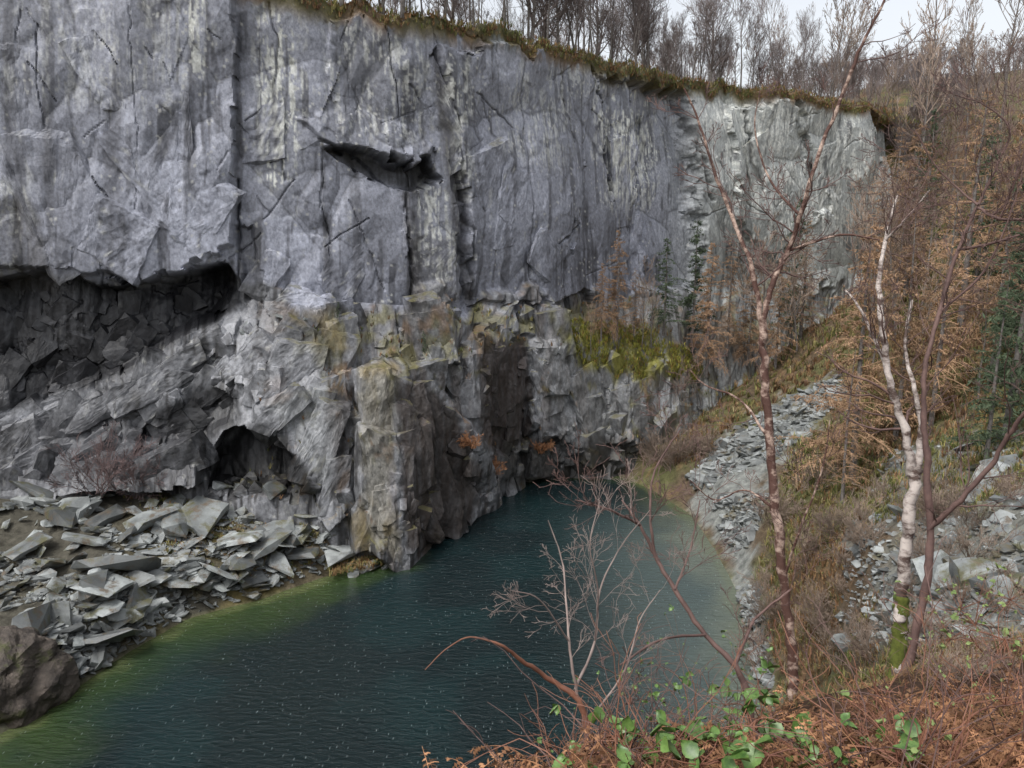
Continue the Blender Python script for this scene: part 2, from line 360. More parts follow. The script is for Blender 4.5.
FEAT=[
([(-900,-300),(236,-300),(238,250),(135,282),(72,268),(-900,285)],1.2,0,0,3),
([(-900,300),(0,286),(40,272),(72,270),(100,288),(135,286),(180,272),(226,266),(236,292),(212,318),(120,368),(0,412),(-900,430)],-1.3,0,.030,4),
([(0,415),(120,372),(215,322),(238,318),(240,345),(150,398),(60,432),(0,450)],.9,0,-.01,2.5),
([(240,325),(300,308),(352,332),(350,372),(300,385),(262,400),(240,372)],1.0,0,.01,2.5),
([(326,150),(345,150),(380,157),(405,166),(430,160),(438,176),(412,192),(385,182),(350,168)],-2.4,0,0,2),
([(300,120),(345,105),(400,120),(432,150),(430,160),(405,165),(380,157),(345,149),(326,149)],.8,0,.02,4),
([(433,50),(438,50),(453,120),(463,200),(470,305),(464,305),(455,200)],-.8,0,0,2),
([(440,50),(600,60),(560,300),(474,305),(465,200),(456,120)],.8,-.006,0,2),
([(330,20),(430,25),(452,120),(462,300),(415,300),(400,190),(350,150),(330,90)],.45,0,0,2),
([(240,232),(258,232),(262,300),(246,300)],-.7,0,0,3),
([(214,492),(216,462),(232,436),(256,424),(262,440),(284,446),(302,470),(314,494)],-4.5,0,0,2.5),
([(262,402),(300,385),(335,378),(350,402),(348,500),(325,522),(300,450)],2.2,-.01,-.004,2.5),
([(358,372),(405,362),(430,372),(452,410),(482,470),(488,505),(440,565),(400,575),(365,540)],2.2,-.018,0,3),
([(480,330),(528,335),(532,440),(500,455),(478,440)],-.7,0,0,3),
([(530,335),(600,330),(690,380),(680,440),(560,450),(535,420)],1.3,0,.01,4),
([(640,82),(692,92),(705,290),(655,290)],-2.6,0,0,5),
([(600,75),(640,82),(655,290),(625,290)],-1.1,.02,0,2),
([(515,455),(560,462),(620,462),(640,486),(515,486)],-1.5,0,0,3),
([(785,105),(800,108),(830,215),(815,215)],-1.2,0,0,2),
([(730,110),(785,105),(815,215),(770,260),(735,220)],.9,-.01,0,2),
([(875,80),(960,80),(960,300),(905,300),(898,200)],-6,0,0,6),
([(60,455),(200,450),(200,480),(60,492)],-1.2,0,.03,4),
([(140,440),(155,416),(210,392),(236,398),(232,425),(205,440)],-1.8,0,.02,2),
([(410,300),(440,300),(455,365),(430,370),(412,340)],1.2,0,0,2.5),
]
for poly,o,du,dv,fe in FEAT:
    pa=A_(poly,float);mn=pa.min(0)-fe*2-12;mxx=pa.max(0)+fe*2+12
    msk=(u1>mn[0])&(u1<mxx[0])&(v1>mn[1])&(v1<mxx[1])
    cu,cv=pa.mean(0)
    uu=u1[msk]+(fbm(S[msk]*.5,H[msk]*.5,S[msk]*0,61,3)-.5)*10+(j3[msk]-.5)*7;vv=v1[msk]+(fbm(S[msk]*.5,H[msk]*.5,S[msk]*0,67,3)-.5)*10+(j3[msk]-.5)*9
    w=sm(psd(uu,vv,poly),-fe,fe)
    if dv==.030: val=o+dv*(vv-335)
    elif cu<0: val=o
    else: val=o+du*(uu-cu)+dv*(vv-cv)
    O[msk]+=w*val
CR=[([(320,140),(345,152)],1.6,.6),([(238,180),(240,290)],1.3,.35),([(268,0),(278,40),(272,120),(285,180)],1.1,.2),
([(455,120),(465,200),(474,300)],1.2,.35),([(690,100),(700,150),(712,200)],1.6,.6),([(600,90),(612,150),(620,200)],1.2,.4),([(405,190),(412,310)],1.4,.35),
([(745,110),(760,190)],1.3,.4),([(520,60),(528,300)],.9,.15),([(540,252),(560,240),(580,224)],1.,.3),([(95,178),(120,215),(143,252)],.9,.25),([(480,100),(500,160)],.8,.15),([(350,200),(385,290)],.8,.15),([(385,10),(400,120)],.9,.2),([(130,0),(140,130),(135,270)],.7,.12)]
random.seed(31)
for _ in range(64):
    cu=random.uniform(-10,880);cv=random.uniform(20,280);an=random.choice([math.radians(random.gauss(84,6)),math.radians(random.gauss(50,12)),math.radians(random.gauss(-35,12))]);l=random.uniform(10,55)*(1 if abs(an)<1.2 else 1.8)
    k=random.uniform(-.15,.15)
    CR.append(([(cu-l*math.cos(an)/2,cv-l*math.sin(an)/2),(cu+k*l*.4,cv),(cu+l*math.cos(an)/2,cv+l*math.sin(an)/2)],random.uniform(.6,.9),random.uniform(.06,.2)))
crk=np.zeros(O.shape);wob=(fbm(S*.8,H*.8,S*0,71,3)-.5)*6
for pl,wp,dm in CR:
    pa=A_(pl,float);mk=(u1>pa[:,0].min()-8)&(u1<pa[:,0].max()+8)&(v1>pa[:,1].min()-8)&(v1<pa[:,1].max()+8)
    if not mk.any():continue
    d=pld(u1[mk]+wob[mk],v1[mk],pl);g=np.exp(-(d/wp)**2);O[mk]-=dm*g;crk[mk]=np.maximum(crk[mk],g*min(1,dm/.25))
O*=capfade
X2=X+nrm2[None,:,0]*O;Y2=Y+nrm2[None,:,1]*O
Z2=Z+(fbm(S*.35,S*0+Y*.1,S*0,73,4)-.5)*3.6*capfade*np.exp(-np.clip(np.arange(nr)-NCAP,0,999)/30.)[:,None]
u2,v2=proj(X2,Y2,Z2)
Pc=np.stack([X2,Y2,Z2],-1)
gr=np.gradient(Pc,axis=0);gcx=np.gradient(Pc,axis=1);Nn=np.cross(gcx,-gr);Nn/=np.linalg.norm(Nn,axis=-1)[...,None]+1e-9
sgn=np.sign((Nn[...,0]*nrm2[None,:,0]+Nn[...,1]*nrm2[None,:,1]).mean());Nn*=sgn if sgn!=0 else 1
upn=Nn[...,2]
C=np.zeros((nr,nc,3))+A_([.205,.214,.252])
nA=fbm(S*.18,H*.12,S*0,81,5);nB=fbm(S*1.2,H*1.0,S*0,82,4);nS=fbm(S*1.6+nA*2,H*.10,S*0,83,4);nS2=fbm(S*4.5,H*.3,S*0,84,3);nC=fbm(S*.5,H*.4,S*0,86,4);nP=fbm(S*2.4,H*1.6,S*0,87,4);nL=fbm(S*.9,H*.06,S*0,88,3)
C*=(.45+1.1*nA)[...,None];C*=(.76+.48*nB)[...,None];C*=(.78+.44*i2*(1-low))[...,None];C*=(.80+.40*i1)[...,None]
lowc=A_([.165,.169,.180])*(.55+.9*nA)[...,None]*(.65+.7*j2)[...,None]*(.75+.5*j1)[...,None]*(.75+.5*nB)[...,None]
C=C*(1-low[...,None])+lowc*low[...,None]
farc=A_([.275,.29,.275])*(.65+.7*nB)[...,None]*(.65+.7*nA)[...,None]*(.75+.5*i1)[...,None]
wf=sm(u2,640,720)*.85*(1-low*.5);C=C*(1-wf[...,None])+farc*wf[...,None]
C=mixc(C,[.045,.045,.052],sm(nS,.53,.68)*sm(nC,.43,.57)*.7*(1-low))
C=mixc(C,[.05,.05,.056],sm(nL,.62,.73)*.55*(1-low)*(1-wf))
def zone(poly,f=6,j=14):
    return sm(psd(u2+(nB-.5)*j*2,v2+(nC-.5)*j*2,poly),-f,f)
WH=[([(186,-40),(206,-40),(204,85),(188,80)],.95),([(256,0),(302,0),(300,120),(290,210),(262,200)],.95),([(590,60),(660,80),(650,205),(610,205)],.95),([(690,90),(870,105),(890,235),(730,265)],.7),([(445,60),(470,60),(465,200),(452,190)],.8),([(0,180),(30,180),(30,300),(0,300)],.5),([(320,0),(420,20),(430,140),(330,140)],.45),([(500,60),(590,60),(560,170),(500,150)],.35),([(415,190),(450,190),(455,290),(418,290)],.7),([(0,0),(180,0),(180,120),(0,100)],.25)]
sp=hsh(np.floor(S*4.5),np.floor(H*4.5),0,99)
for poly,k in WH:
    z=zone(poly,12);C=mixc(C,[.62,.63,.59],z*k*np.clip(sm(nS2,.46,.56)*sm(nP,.40,.52)*sm(nC,.32,.46)*1.5+.04,0,1))
    C=mixc(C,[.55,.55,.51],z*(sp>.90)*sm(nC,.38,.5)*.6*k)
C=mixc(C,[.50,.50,.47],(sp>.965)*sm(nC,.45,.6)*.6)
C=mixc(C,[.42,.42,.40],sm(nB,.70,.78)*.4*sm(nS2,.45,.6))
C=mixc(C,[.11,.08,.06],low*sm(nS,.55,.68)*.4*sm(u2,300,400))
C=mixc(C,[.025,.023,.022],low*sm(nS2,.53,.64)*sm(nC,.40,.55)*.75)
C=mixc(C,[.23,.21,.155],zone([(358,368),(400,362),(397,400),(388,480),(402,560),(365,540)],5,6)*.55)
C=mixc(C,[.27,.28,.285],zone([(264,402),(332,380),(345,420),(335,450),(325,490),(302,450)],4,5)*.6)
C=mixc(C,[.24,.245,.245],zone([(535,340),(600,345),(680,400),(660,440),(560,440)],6,8)*.45)
C=mixc(C,[.20,.205,.21],zone([(405,300),(450,300),(465,380),(425,365)],6,8)*.4)
C*=(1-.65*crk)[...,None]
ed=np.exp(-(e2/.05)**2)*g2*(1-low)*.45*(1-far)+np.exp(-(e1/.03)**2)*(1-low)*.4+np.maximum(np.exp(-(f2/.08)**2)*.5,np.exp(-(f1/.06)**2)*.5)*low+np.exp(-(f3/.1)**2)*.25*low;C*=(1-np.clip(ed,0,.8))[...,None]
mossn=fbm(S*.5,H*.5,Y*.2,91,3)
mz=low*sm(upn,.35,.6)*sm(mossn,.50,.60)*sm(u2,240,380)
C=mixc(C,[.13,.12,.045],mz*.65)
C=mixc(C,[.18,.11,.06],low*sm(upn,.45,.65)*sm(fbm(S*.4,H*.4,S*0,93,3),.56,.64)*.6*sm(u2,240,330))
MZ=zone([(565,325),(620,322),(690,355),(700,380),(640,380),(580,360)],8)
C=mixc(C,[.21,.20,.04],MZ*.9*sm(nB,.30,.48)*sm(upn,-.3,.1))
for q in ([(360,368),(400,362),(405,374),(362,382)],[(280,312),(330,308),(352,350),(320,352)],[(470,340),(500,338),(500,350),(470,352)],[(345,505),(372,498),(395,530),(390,560),(355,560)]):
    C=mixc(C,[.17,.13,.055],zone(q,6,8)*.6*sm(nB,.40,.55))
DK=[([(-900,290),(0,280),(75,276),(135,290),(232,262),(240,300),(215,322),(120,376),(60,392),(0,410),(-900,430)],.97,[.010,.010,.012]),  # undercut: wet dark rock, with the overhang's shade painted into the colour
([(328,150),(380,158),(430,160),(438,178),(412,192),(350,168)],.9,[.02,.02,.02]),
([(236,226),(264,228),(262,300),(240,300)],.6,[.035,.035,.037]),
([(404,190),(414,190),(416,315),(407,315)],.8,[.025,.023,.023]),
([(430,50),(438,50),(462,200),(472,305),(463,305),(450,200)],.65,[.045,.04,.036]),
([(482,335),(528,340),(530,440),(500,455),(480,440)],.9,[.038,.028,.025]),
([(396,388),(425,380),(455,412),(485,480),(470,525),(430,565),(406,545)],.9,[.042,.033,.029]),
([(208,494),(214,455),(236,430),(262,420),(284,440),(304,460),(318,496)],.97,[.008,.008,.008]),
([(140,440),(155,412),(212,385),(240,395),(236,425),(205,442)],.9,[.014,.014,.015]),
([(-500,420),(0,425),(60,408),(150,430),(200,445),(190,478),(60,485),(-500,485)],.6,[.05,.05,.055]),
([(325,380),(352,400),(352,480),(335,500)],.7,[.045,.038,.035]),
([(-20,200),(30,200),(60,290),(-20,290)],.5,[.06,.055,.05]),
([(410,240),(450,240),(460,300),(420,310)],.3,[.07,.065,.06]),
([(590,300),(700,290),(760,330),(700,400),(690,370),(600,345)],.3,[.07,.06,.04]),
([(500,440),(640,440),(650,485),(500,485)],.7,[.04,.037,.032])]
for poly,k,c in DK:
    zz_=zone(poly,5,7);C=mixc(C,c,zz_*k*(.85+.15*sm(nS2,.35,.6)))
topm=1-sm(np.arange(nr)*1.0,NCAP+2,NCAP+24)[:,None]+0*S
C=mixc(C,[.14,.09,.045],np.clip(topm*1.3*sm(nB+topm*.3,.45,.6),0,1));C=mixc(C,[.09,.1,.035],topm*sm(nA,.45,.6)*.7)
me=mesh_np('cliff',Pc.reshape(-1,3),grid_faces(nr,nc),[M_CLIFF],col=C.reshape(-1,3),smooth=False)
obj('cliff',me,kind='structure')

LW,LH=1160,860
lut=np.full((LH,LW,3),np.nan)
ui=(u2+100).astype(int);vi=(v2+180).astype(int);ok=(ui>=0)&(ui<LW)&(vi>=0)&(vi<LH)&(np.arange(nr)[:,None]>NCAP+6)
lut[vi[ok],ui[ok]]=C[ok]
for _ in range(14):
    m_=np.isnan(lut[...,0])
    if not m_.any():break
    for dy_,dx_ in((0,1),(0,-1),(1,0),(-1,0)):
        sh_=np.roll(lut,(dy_,dx_),(0,1));m_=np.isnan(lut[...,0]);lut[m_]=sh_[m_]
lut=np.where(np.isnan(lut),.12,lut)
def lutc(V):
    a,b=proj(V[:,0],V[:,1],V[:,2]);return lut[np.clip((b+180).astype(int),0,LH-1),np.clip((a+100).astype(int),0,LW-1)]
import bmesh
from mathutils.kdtree import KDTree
sub=np.zeros((nr,nc),bool);sub[NCAP+14::3,::3]=True;sub&=(u2>-60)&(u2<930)&(v2>-60)&(v2<600)&(Z2>-.5)
SI=np.flatnonzero(sub.ravel());kd=KDTree(len(SI));fu=u2.ravel();fv=v2.ravel();PF=Pc.reshape(-1,3);NF=Nn.reshape(-1,3)
for k,i in enumerate(SI):kd.insert((fu[i],fv[i],0),k)
kd.balance()
def near_i(u,v):return SI[kd.find((u,v,0))[1]]
def hullpts(pts):
    bm=bmesh.new()
    for p in pts:bm.verts.new(p)
    bmesh.ops.convex_hull(bm,input=bm.verts)
    bmesh.ops.delete(bm,geom=[g for g in bm.verts if not g.link_faces],context='VERTS')
    bmesh.ops.triangulate(bm,faces=bm.faces[:]);bm.verts.index_update()
    V=np.array([v.co[:] for v in bm.verts]);Fc=np.array([[v.index for v in f.verts] for f in bm.faces]);bm.free();return V,Fc
def boxish(rg,j=.36,cut=.6):
    pts=[]
    for sx in(-1,1):
        for sy in(-1,1):
            for sz in(-1,1):
                p=np.array([sx,sy,sz])*(1-rg.uniform(0,j,3))
                if rg.random()<cut:
                    for a in range(3):
                        q=p.copy();q[a]*=rg.uniform(.3,.8);pts.append(q)
                else:pts.append(p)
    return pts
def subd(V,Fc,k):
    T=V[Fc]
    for _ in range(k):
        a,b,c=T[:,0],T[:,1],T[:,2];ab,bc,ca=(a+b)/2,(b+c)/2,(c+a)/2
        T=np.concatenate([np.stack([a,ab,ca],1),np.stack([ab,b,bc],1),np.stack([ca,bc,c],1),np.stack([ab,bc,ca],1)])
    return T.reshape(-1,3)
SH=[];rgb=np.random.default_rng(42)
for i in range(40):SH.append(hullpts(boxish(rgb)))
BV=[];BC=[]
def block(u,v,w,h,d,prot,roll=0.,lean=0.,yaw=0.,cv=.12,k=None):
    i=near_i(u,v);n2=nrm2[i%nc];n=np.array([n2[0],n2[1],0]);t=np.array([-n2[1],n2[0],0]);up=np.array([0,0,1.])
    t,n=t*math.cos(yaw)+n*math.sin(yaw),n*math.cos(yaw)-t*math.sin(yaw)
    n,up=n*math.cos(lean)+up*math.sin(lean),up*math.cos(lean)-n*math.sin(lean)
    if t[0]<0:t=-t
    t,up=t*math.cos(roll)+up*math.sin(roll),up*math.cos(roll)-t*math.sin(roll)
    V,Fc=SH[random.randrange(40)]
    c=PF[i]+n*(prot-d/2)
    V=c+V[:,0:1]*t*w/2+V[:,1:2]*n*d/2+V[:,2:3]*up*h/2
    s=max(w,h);V=subd(V,Fc,k if k is not None else (4 if s>6 else 3 if s>2.5 else 2 if s>1.4 else 1))
    amp=min(.20,.035*s)
    dn=np.stack([fbm(V[:,0]*1.3+q*7,V[:,1]*1.3,V[:,2]*1.0,33+q,4)-.5 for q in range(3)],-1)
    V=V+dn*amp*2
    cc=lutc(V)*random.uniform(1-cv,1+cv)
    tri=V.reshape(-1,3,3);fn=np.cross(tri[:,1]-tri[:,0],tri[:,2]-tri[:,0]);fn/=np.linalg.norm(fn,axis=1)[:,None]+1e-9
    cen=tri.mean(1);sg=np.sign(((cen-c)*fn).sum(1));upz=np.repeat(fn[:,2]*sg,3)
    mo=fbm(V[:,0]*1.1,V[:,1]*1.1,V[:,2]*1.1,71,4);wm=sm(upz,.5,.9)*sm(mo,.48,.62)*(u>240)*.65
    cc=cc*(1-wm[:,None])+A_([.12,.11,.045])*wm[:,None]
    BV.append(V);BC.append(cc)
random.seed(5)
def rnd_in(poly):
    pa=A_(poly,float)
    while True:
        u=random.uniform(pa[:,0].min(),pa[:,0].max());v=random.uniform(pa[:,1].min(),pa[:,1].max())
        if psd(np.array([u]),np.array([v]),poly)[0]>0:return u,v
LOWP=[(232,300),(330,302),(450,305),(560,308),(640,318),(700,350),(700,430),(640,475),(500,485),(440,545),(395,560),(360,545),(320,515),(312,470),(285,425),(232,410),(205,400),(60,440),(0,445),(0,425),(120,382),(215,328)]
CAVE=[(205,495),(214,455),(236,432),(262,422),(284,438),(304,460),(318,496)]
def field(poly,n,smin,smax,asp,prot,rollc,rollv,leanv=.2,cv=.12,excl=None,dep=(.5,.9)):
    for _ in range(n):
        u,v=rnd_in(poly)
        s=smin*(smax/smin)**random.random();a=random.uniform(*asp)
        if excl is not None and psd(np.array([u]),np.array([v]),excl)[0]>-s*a*4:continue
        rc=rollc(u,v) if callable(rollc) else rollc
        block(u,v,s,s*a,s*random.uniform(*dep),s*random.uniform(*prot),rc+random.gauss(0,rollv),random.gauss(.05,leanv),random.gauss(0,.15),cv=cv)
rc=lambda u,v:np.interp(u,[0,230,330,380],[-.95,-.75,-.3,.12])
field(LOWP,34,3.2,5.5,(1.2,2.2),(.05,.13),rc,.12,.08,.14,CAVE)
field(LOWP,90,1.4,3.2,(1.0,2.4),(.08,.2),rc,.25,.14,.18,CAVE)
field(LOWP,300,.4,1.4,(.7,1.8),(.15,.35),rc,.45,.3,.28,CAVE)
LL=[(0,425),(150,398),(232,340),(240,400),(205,425),(190,470),(60,480),(0,484)]
field(LL,14,2.6,5.,(1.4,2.6),(.08,.2),-1.0,.14,.12,.18,CAVE);field(LL,110,.6,2.2,(1.,2.4),(.15,.35),-.95,.4,.25,.3,CAVE)
BAND=[(0,300),(72,288),(135,300),(220,280),(228,298),(120,365),(0,402)]
field(BAND,60,.8,2.6,(.6,1.8),(.1,.22),-.6,.35,.2,.25)
# rubble in the hollow
for _ in range(26):
    u=random.uniform(214,312);v=random.uniform(476,494);s=random.uniform(.6,1.6);block(u,v,s,s*.8,s,s*.6,random.uniform(-1,1),random.uniform(-.5,.5),0,.3)
for u,v,w,h,d,p,ro,le in [(40,430,2.6,10,3,.8,-1.15,.15),(110,405,2.4,9,3,.8,-1.1,.15),(170,370,2.4,8,3,.8,-1.0,.15),(205,345,2.2,6,3,.7,-.9,.15),(150,392,1.8,8,2.5,.9,-1.1,.2),
 (322,440,3.4,9.5,3.2,1.1,-.42,.2),(334,485,2.6,6,3,.8,-.2,.15),(283,415,2.4,6,3,1.2,-.8,.3),(335,405,2.6,6,2.5,.7,.1,.1),(250,360,3,6,3,.7,-.6,.2),(300,330,3.4,4.6,3,.7,-.4,.3),
 (376,400,3.4,7,4,1.1,.05,.08),(380,470,3.8,8,4,1.,-.06,.12),(372,525,3.8,5,4,1.,.1,.2),(412,450,3.2,10,3.4,.8,.18,.08),(440,480,3,9,3,.7,.28,.1),(462,492,2.6,7,2.6,.7,.4,.1),(430,420,2.6,8,2.6,.5,.2,.05),(345,350,3,7,3,.6,.05,.1),(430,330,3.4,8,3,.6,.1,.05),(495,390,3.4,10,2.6,.4,.05,0),(515,400,3,10,2.6,.4,.0,0),(590,400,7,8,3,.7,.3,.2),(640,410,7,8,3,.7,.1,.2),(555,370,4.4,7,3,.6,.2,.2),(600,445,6,4,3,.7,.1,.1)]:
    block(u,v,w,h,d,p,ro,le)
UPP=[(0,30),(260,30),(400,50),(560,90),(690,125),(870,140),(880,215),(770,255),(690,275),(540,290),(260,280),(232,250),(135,270),(0,255)]
for _ in range(30):
    u,v=rnd_in(UPP)
    if 315<u<445 and 125<v<200:continue
    s=random.choice([random.uniform(1.,2.5),random.uniform(2.5,6)]);
    block(u,v,s,s*random.uniform(1.,2.6),.5,random.uniform(.02,.10),random.gauss(.1,.4),random.gauss(0,.02),random.gauss(0,.02),cv=.06)
for u,v,w,h,p,ro in [(60,200,8,14,.16,.3),(120,240,6,7,.25,-.5),(500,200,7,13,.2,.3),(545,255,5,5,.22,-.6),(620,180,5,14,.22,.1),(760,170,8,13,.35,.35),(830,180,8,12,.35,.2)]:
    block(u,v,w,h,.9,p,ro,0.,0.,cv=.06)
BV=np.concatenate(BV);BC=np.concatenate(BC);print('slab verts',len(BV))
obj('cliff_slabs',mesh_np('cliff_slabs',BV,np.arange(len(BV)).reshape(-1,3),[M_CLIFF],col=BC),kind='structure')

# ---------------------------------------------------------------- tufts (stuff)
def tufts(name,pos,h,cols,nb=7,wid=.12,lean=.6,**kw):
    n=len(pos);p=np.repeat(pos,nb,0);hh=np.repeat(h,nb)*RG.uniform(.5,1.2,n*nb)
    a=RG.uniform(0,2*math.pi,n*nb);d=np.stack([np.cos(a),np.sin(a),0*a],-1);s=np.stack([-np.sin(a),np.cos(a),0*a],-1)
    ln=RG.uniform(.1,lean*1.6,n*nb)
    w=hh*wid;p=p+d*(hh*.15)[:,None]
    b0=p-s*w[:,None]*.5;b1=p+s*w[:,None]*.5
    md=p+d*(hh*ln*.4)[:,None]+np.array([0,0,1])*(hh*.65)[:,None]
    m0=md-s*w[:,None]*.4;m1=md+s*w[:,None]*.4
    tp=p+d*(hh*ln)[:,None]+np.array([0,0,1])*(hh*(1.-.35*ln))[:,None]
    V=np.stack([b0,b1,m1,m0,tp],1).reshape(-1,3)
    i=np.arange(n*nb)*5
    T=np.concatenate([np.stack([i,i+1,i+2],-1),np.stack([i,i+2,i+3],-1),np.stack([i+3,i+2,i+4],-1)])
    c=np.repeat(np.repeat(cols,nb,0)*RG.uniform(.6,1.4,(n*nb,1)),5,0)
    me=mesh_np(name,V,T,[M_TUFT],col=c)
    return obj(name,me,**kw)
PAL=np.array([[.22,.125,.065],[.27,.17,.085],[.20,.18,.07],[.12,.135,.045],[.14,.085,.055],[.30,.26,.14]])
flat=PF
inM=MZ.ravel()>.5
cand=np.where((upn.ravel()>.5)&(low.ravel()>.5)&(fu>250)&(fu<900)&(mossn.ravel()>.52)&(flat[:,2]>2))[0]
cand3=np.where(inM&(upn.ravel()>-.1))[0]
cand2=np.where((np.arange(nr*nc)//nc<NCAP+10)&(fu>150)&(RG.random(nr*nc)<.2))[0]
sel=np.concatenate([RG.choice(cand,min(1100,len(cand)),replace=False),RG.choice(cand2,min(7000,len(cand2)),replace=False)])
tufts('grass_tufts',flat[sel]+NF[sel]*.25,RG.uniform(.2,.65,len(sel)),PAL[RG.choice(6,len(sel),p=[.2,.15,.25,.2,.1,.1])],kind='stuff',label='rust and olive grass tufts on cliff ledges and rim',category='grass')
sel=RG.choice(cand3,min(2400,len(cand3)),replace=False)
tufts('moss_tufts',flat[sel]+NF[sel]*.5,RG.uniform(.2,.6,len(sel)),np.array([[.24,.23,.05],[.17,.18,.045],[.26,.18,.06]])[RG.choice(3,len(sel),p=[.5,.3,.2])],kind='stuff',label='bright yellow green moss and grass on a cliff ledge',category='moss')
def scatter_px(poly,n,tmax=190):
    pa=A_(poly,float);mn=pa.min(0);mx_=pa.max(0)
    u=RG.uniform(mn[0],mx_[0],n*3);v=RG.uniform(mn[1],mx_[1],n*3)
    k=psd(u,v,poly)>0;u=u[k][:n];v=v[k][:n]
    x,y,z,h=ghit(u,v,tmax);return np.c_[x,y,z][h&(z>.1)],h
SL=[(690,410),(740,330),(800,200),(880,190),(900,100),(1060,40),(1060,700),(850,700),(760,700),(750,600),(790,450),(740,420),(700,470),(660,470)]
pp,_=scatter_px(SL,15000)
uu,vv=proj(pp[:,0],pp[:,1],pp[:,2]);pn=fbm(pp[:,0]*.12,pp[:,1]*.12,pp[:,0]*0,77,3)
keep=((psd(uu,vv,SCR)<-4)|(pn>.55))&(pp[:,1]>11)&~((psd(uu,vv,NRK)>0)&(pn<.48))
pp=pp[keep];pn=pn[keep];dist=np.linalg.norm(pp-[0,0,30],axis=1)
ci=np.where(pn>.50,RG.choice(6,len(pp),p=[.1,.05,.4,.35,.05,.05]),RG.choice(6,len(pp),p=[.25,.25,.15,.05,.25,.05]))
tufts('bracken_cover',pp,np.clip(dist*.009,.2,.8)*RG.uniform(.6,1.4,len(pp)),PAL[ci],nb=8,wid=.09,kind='stuff',label='dead brown bracken and grass covering the slope',category='bracken')
n=14000;xx=RG.uniform(-3,14,n);yy=RG.uniform(1.2,15,n);pz=np.c_[xx,yy,hgt(xx,yy)]
uu,vv=proj(pz[:,0],pz[:,1],pz[:,2]);k=(uu>350)&(uu<1150)&(vv<1000)
dd_=np.hypot(pz[k,0],pz[k,1])
tufts('grass',pz[k],RG.uniform(.3,1.,k.sum())*np.clip(dd_*.016,.03,.14),PAL[RG.choice(6,k.sum(),p=[.36,.18,.12,.08,.24,.02])]*.85,nb=7,wid=.05,lean=1.5,kind='stuff',label='low dead grass and litter on the brink',category='grass')
n=6000;xx=RG.uniform(-20,95,n);bb=RG.uniform(2,28,n);yy=np.interp(xx,TLX,TLY)+bb
zz=np.where(bb<12,np.interp(xx,R4[:,0],R4[:,2])+.3,hgt(xx,yy))
tufts('heath_grass',np.c_[xx,yy,np.maximum(zz,hgt(xx,yy))],RG.uniform(.3,.9,n),PAL[RG.choice(6,n)],nb=6,kind='stuff',label='brown rough grass above the cliff',category='grass')
tp,_=scatter_px([(120,495),(330,520),(395,560),(330,575),(250,590),(170,560)],1300)
uu_=RG.uniform(328,400,260);tq=Wz(uu_,np.interp(uu_,[328,400],[572,556])+RG.uniform(-6,6,260),.55);tp=np.concatenate([tp,tq])
tufts('moss_tufts',tp,RG.uniform(.15,.55,len(tp)),PAL[RG.choice([0,1,2,3,5],len(tp),p=[.15,.25,.3,.2,.1])],nb=8,kind='stuff',label='yellow green moss and grass between slate blocks',category='moss')

# ---------------------------------------------------------------- rocks
def rockgeo(seed,dims=(1,.7,.28),npt=14):
    rg=np.random.default_rng(seed);pts=[]
    for i in range(npt):
        p=rg.uniform(-1,1,3);q=np.argsort(-np.abs(p));p[q[0]]=np.sign(p[q[0]]);p[q[1]]=np.sign(p[q[1]])*rg.uniform(.75,1)
        pts.append((p[0]*dims[0]/2+p[2]*.05,p[1]*dims[1]/2,p[2]*dims[2]/2*(.8 if i%2 else 1)))
    return hullpts(pts)
RK=[rockgeo(100+i,(1,random.uniform(.5,.95),random.uniform(.10,.42)),12+i%7) for i in range(24)]
RME=[mesh_np('slate_boulder',V,Fc,[M_ROCK]) for V,Fc in RK]
def add_rocks(pos,size,group,label,tilt=.5,name='slate_boulder'):
    for p,s in zip(pos,size):
        o=obj(name,RME[random.randrange(24)],label=label,category='rock',group=group)
        o.location=(p[0],p[1],p[2]+s*.04);o.scale=(s,s*random.uniform(.6,1.1),s*random.uniform(.7,1.3))
        o.rotation_euler=(random.gauss(0,tilt),random.gauss(0,tilt),random.uniform(0,6.28))
TALV=[(0,492),(100,497),(215,495),(330,522),(392,556),(330,572),(260,597),(190,614),(130,648),(60,694),(0,728)]
tp,_=scatter_px(TALV,245);sz=np.clip(RG.lognormal(.1,.7,len(tp)),.45,4.6)
tp[:,2]+=RG.uniform(0,.5,len(tp))
add_rocks(tp,sz,'slate boulders of the talus','angular grey slate block on the talus by the water',.36)
big=[(120,572,5.4),(65,525,4.4),(75,520,3.5),(155,535,4),(172,600,4.4),(240,575,3.5),(275,562,3.8),(235,590,3.2),(300,570,3.),(105,620,3),(30,560,3.2),(280,585,3),(205,590,3)]
x,y,z,h=ghit(A_([b[0] for b in big]),A_([b[1] for b in big]))
add_rocks(np.c_[x,y,z+.5],[b[2] for b in big],'slate boulders of the talus','large flat grey slate slab lying on the talus',.22)
uu_=RG.uniform(326,404,22);add_rocks(Wz(uu_,np.interp(uu_,[326,404],[574,558])+RG.uniform(-7,5,22),.1),RG.uniform(.8,2.6,22),'slate boulders of the talus','mossy slate block on the shelf at the waterline',.25)
rg=np.random.default_rng(15);V,Fc=hullpts([p/np.linalg.norm(p)*rg.uniform(.8,1) for p in rg.normal(0,1,(34,3))])
V=subd(V,Fc,4)*A_([4.6,3.6,4.4]);bx_,be_,_=blocks(V[:,0]+V[:,1]*.6,V[:,2],1.4,1.0,21,.4,2.2,1.2,.3,.8)
V=V*(1+(fbm(V[:,0]*1.4+9,V[:,1]*1.4,V[:,2]*1.4,3,4)-.5)*.16+bx_*.09)[:,None]
x,y,z,h=ghit(A_([15.]),A_([700.]))
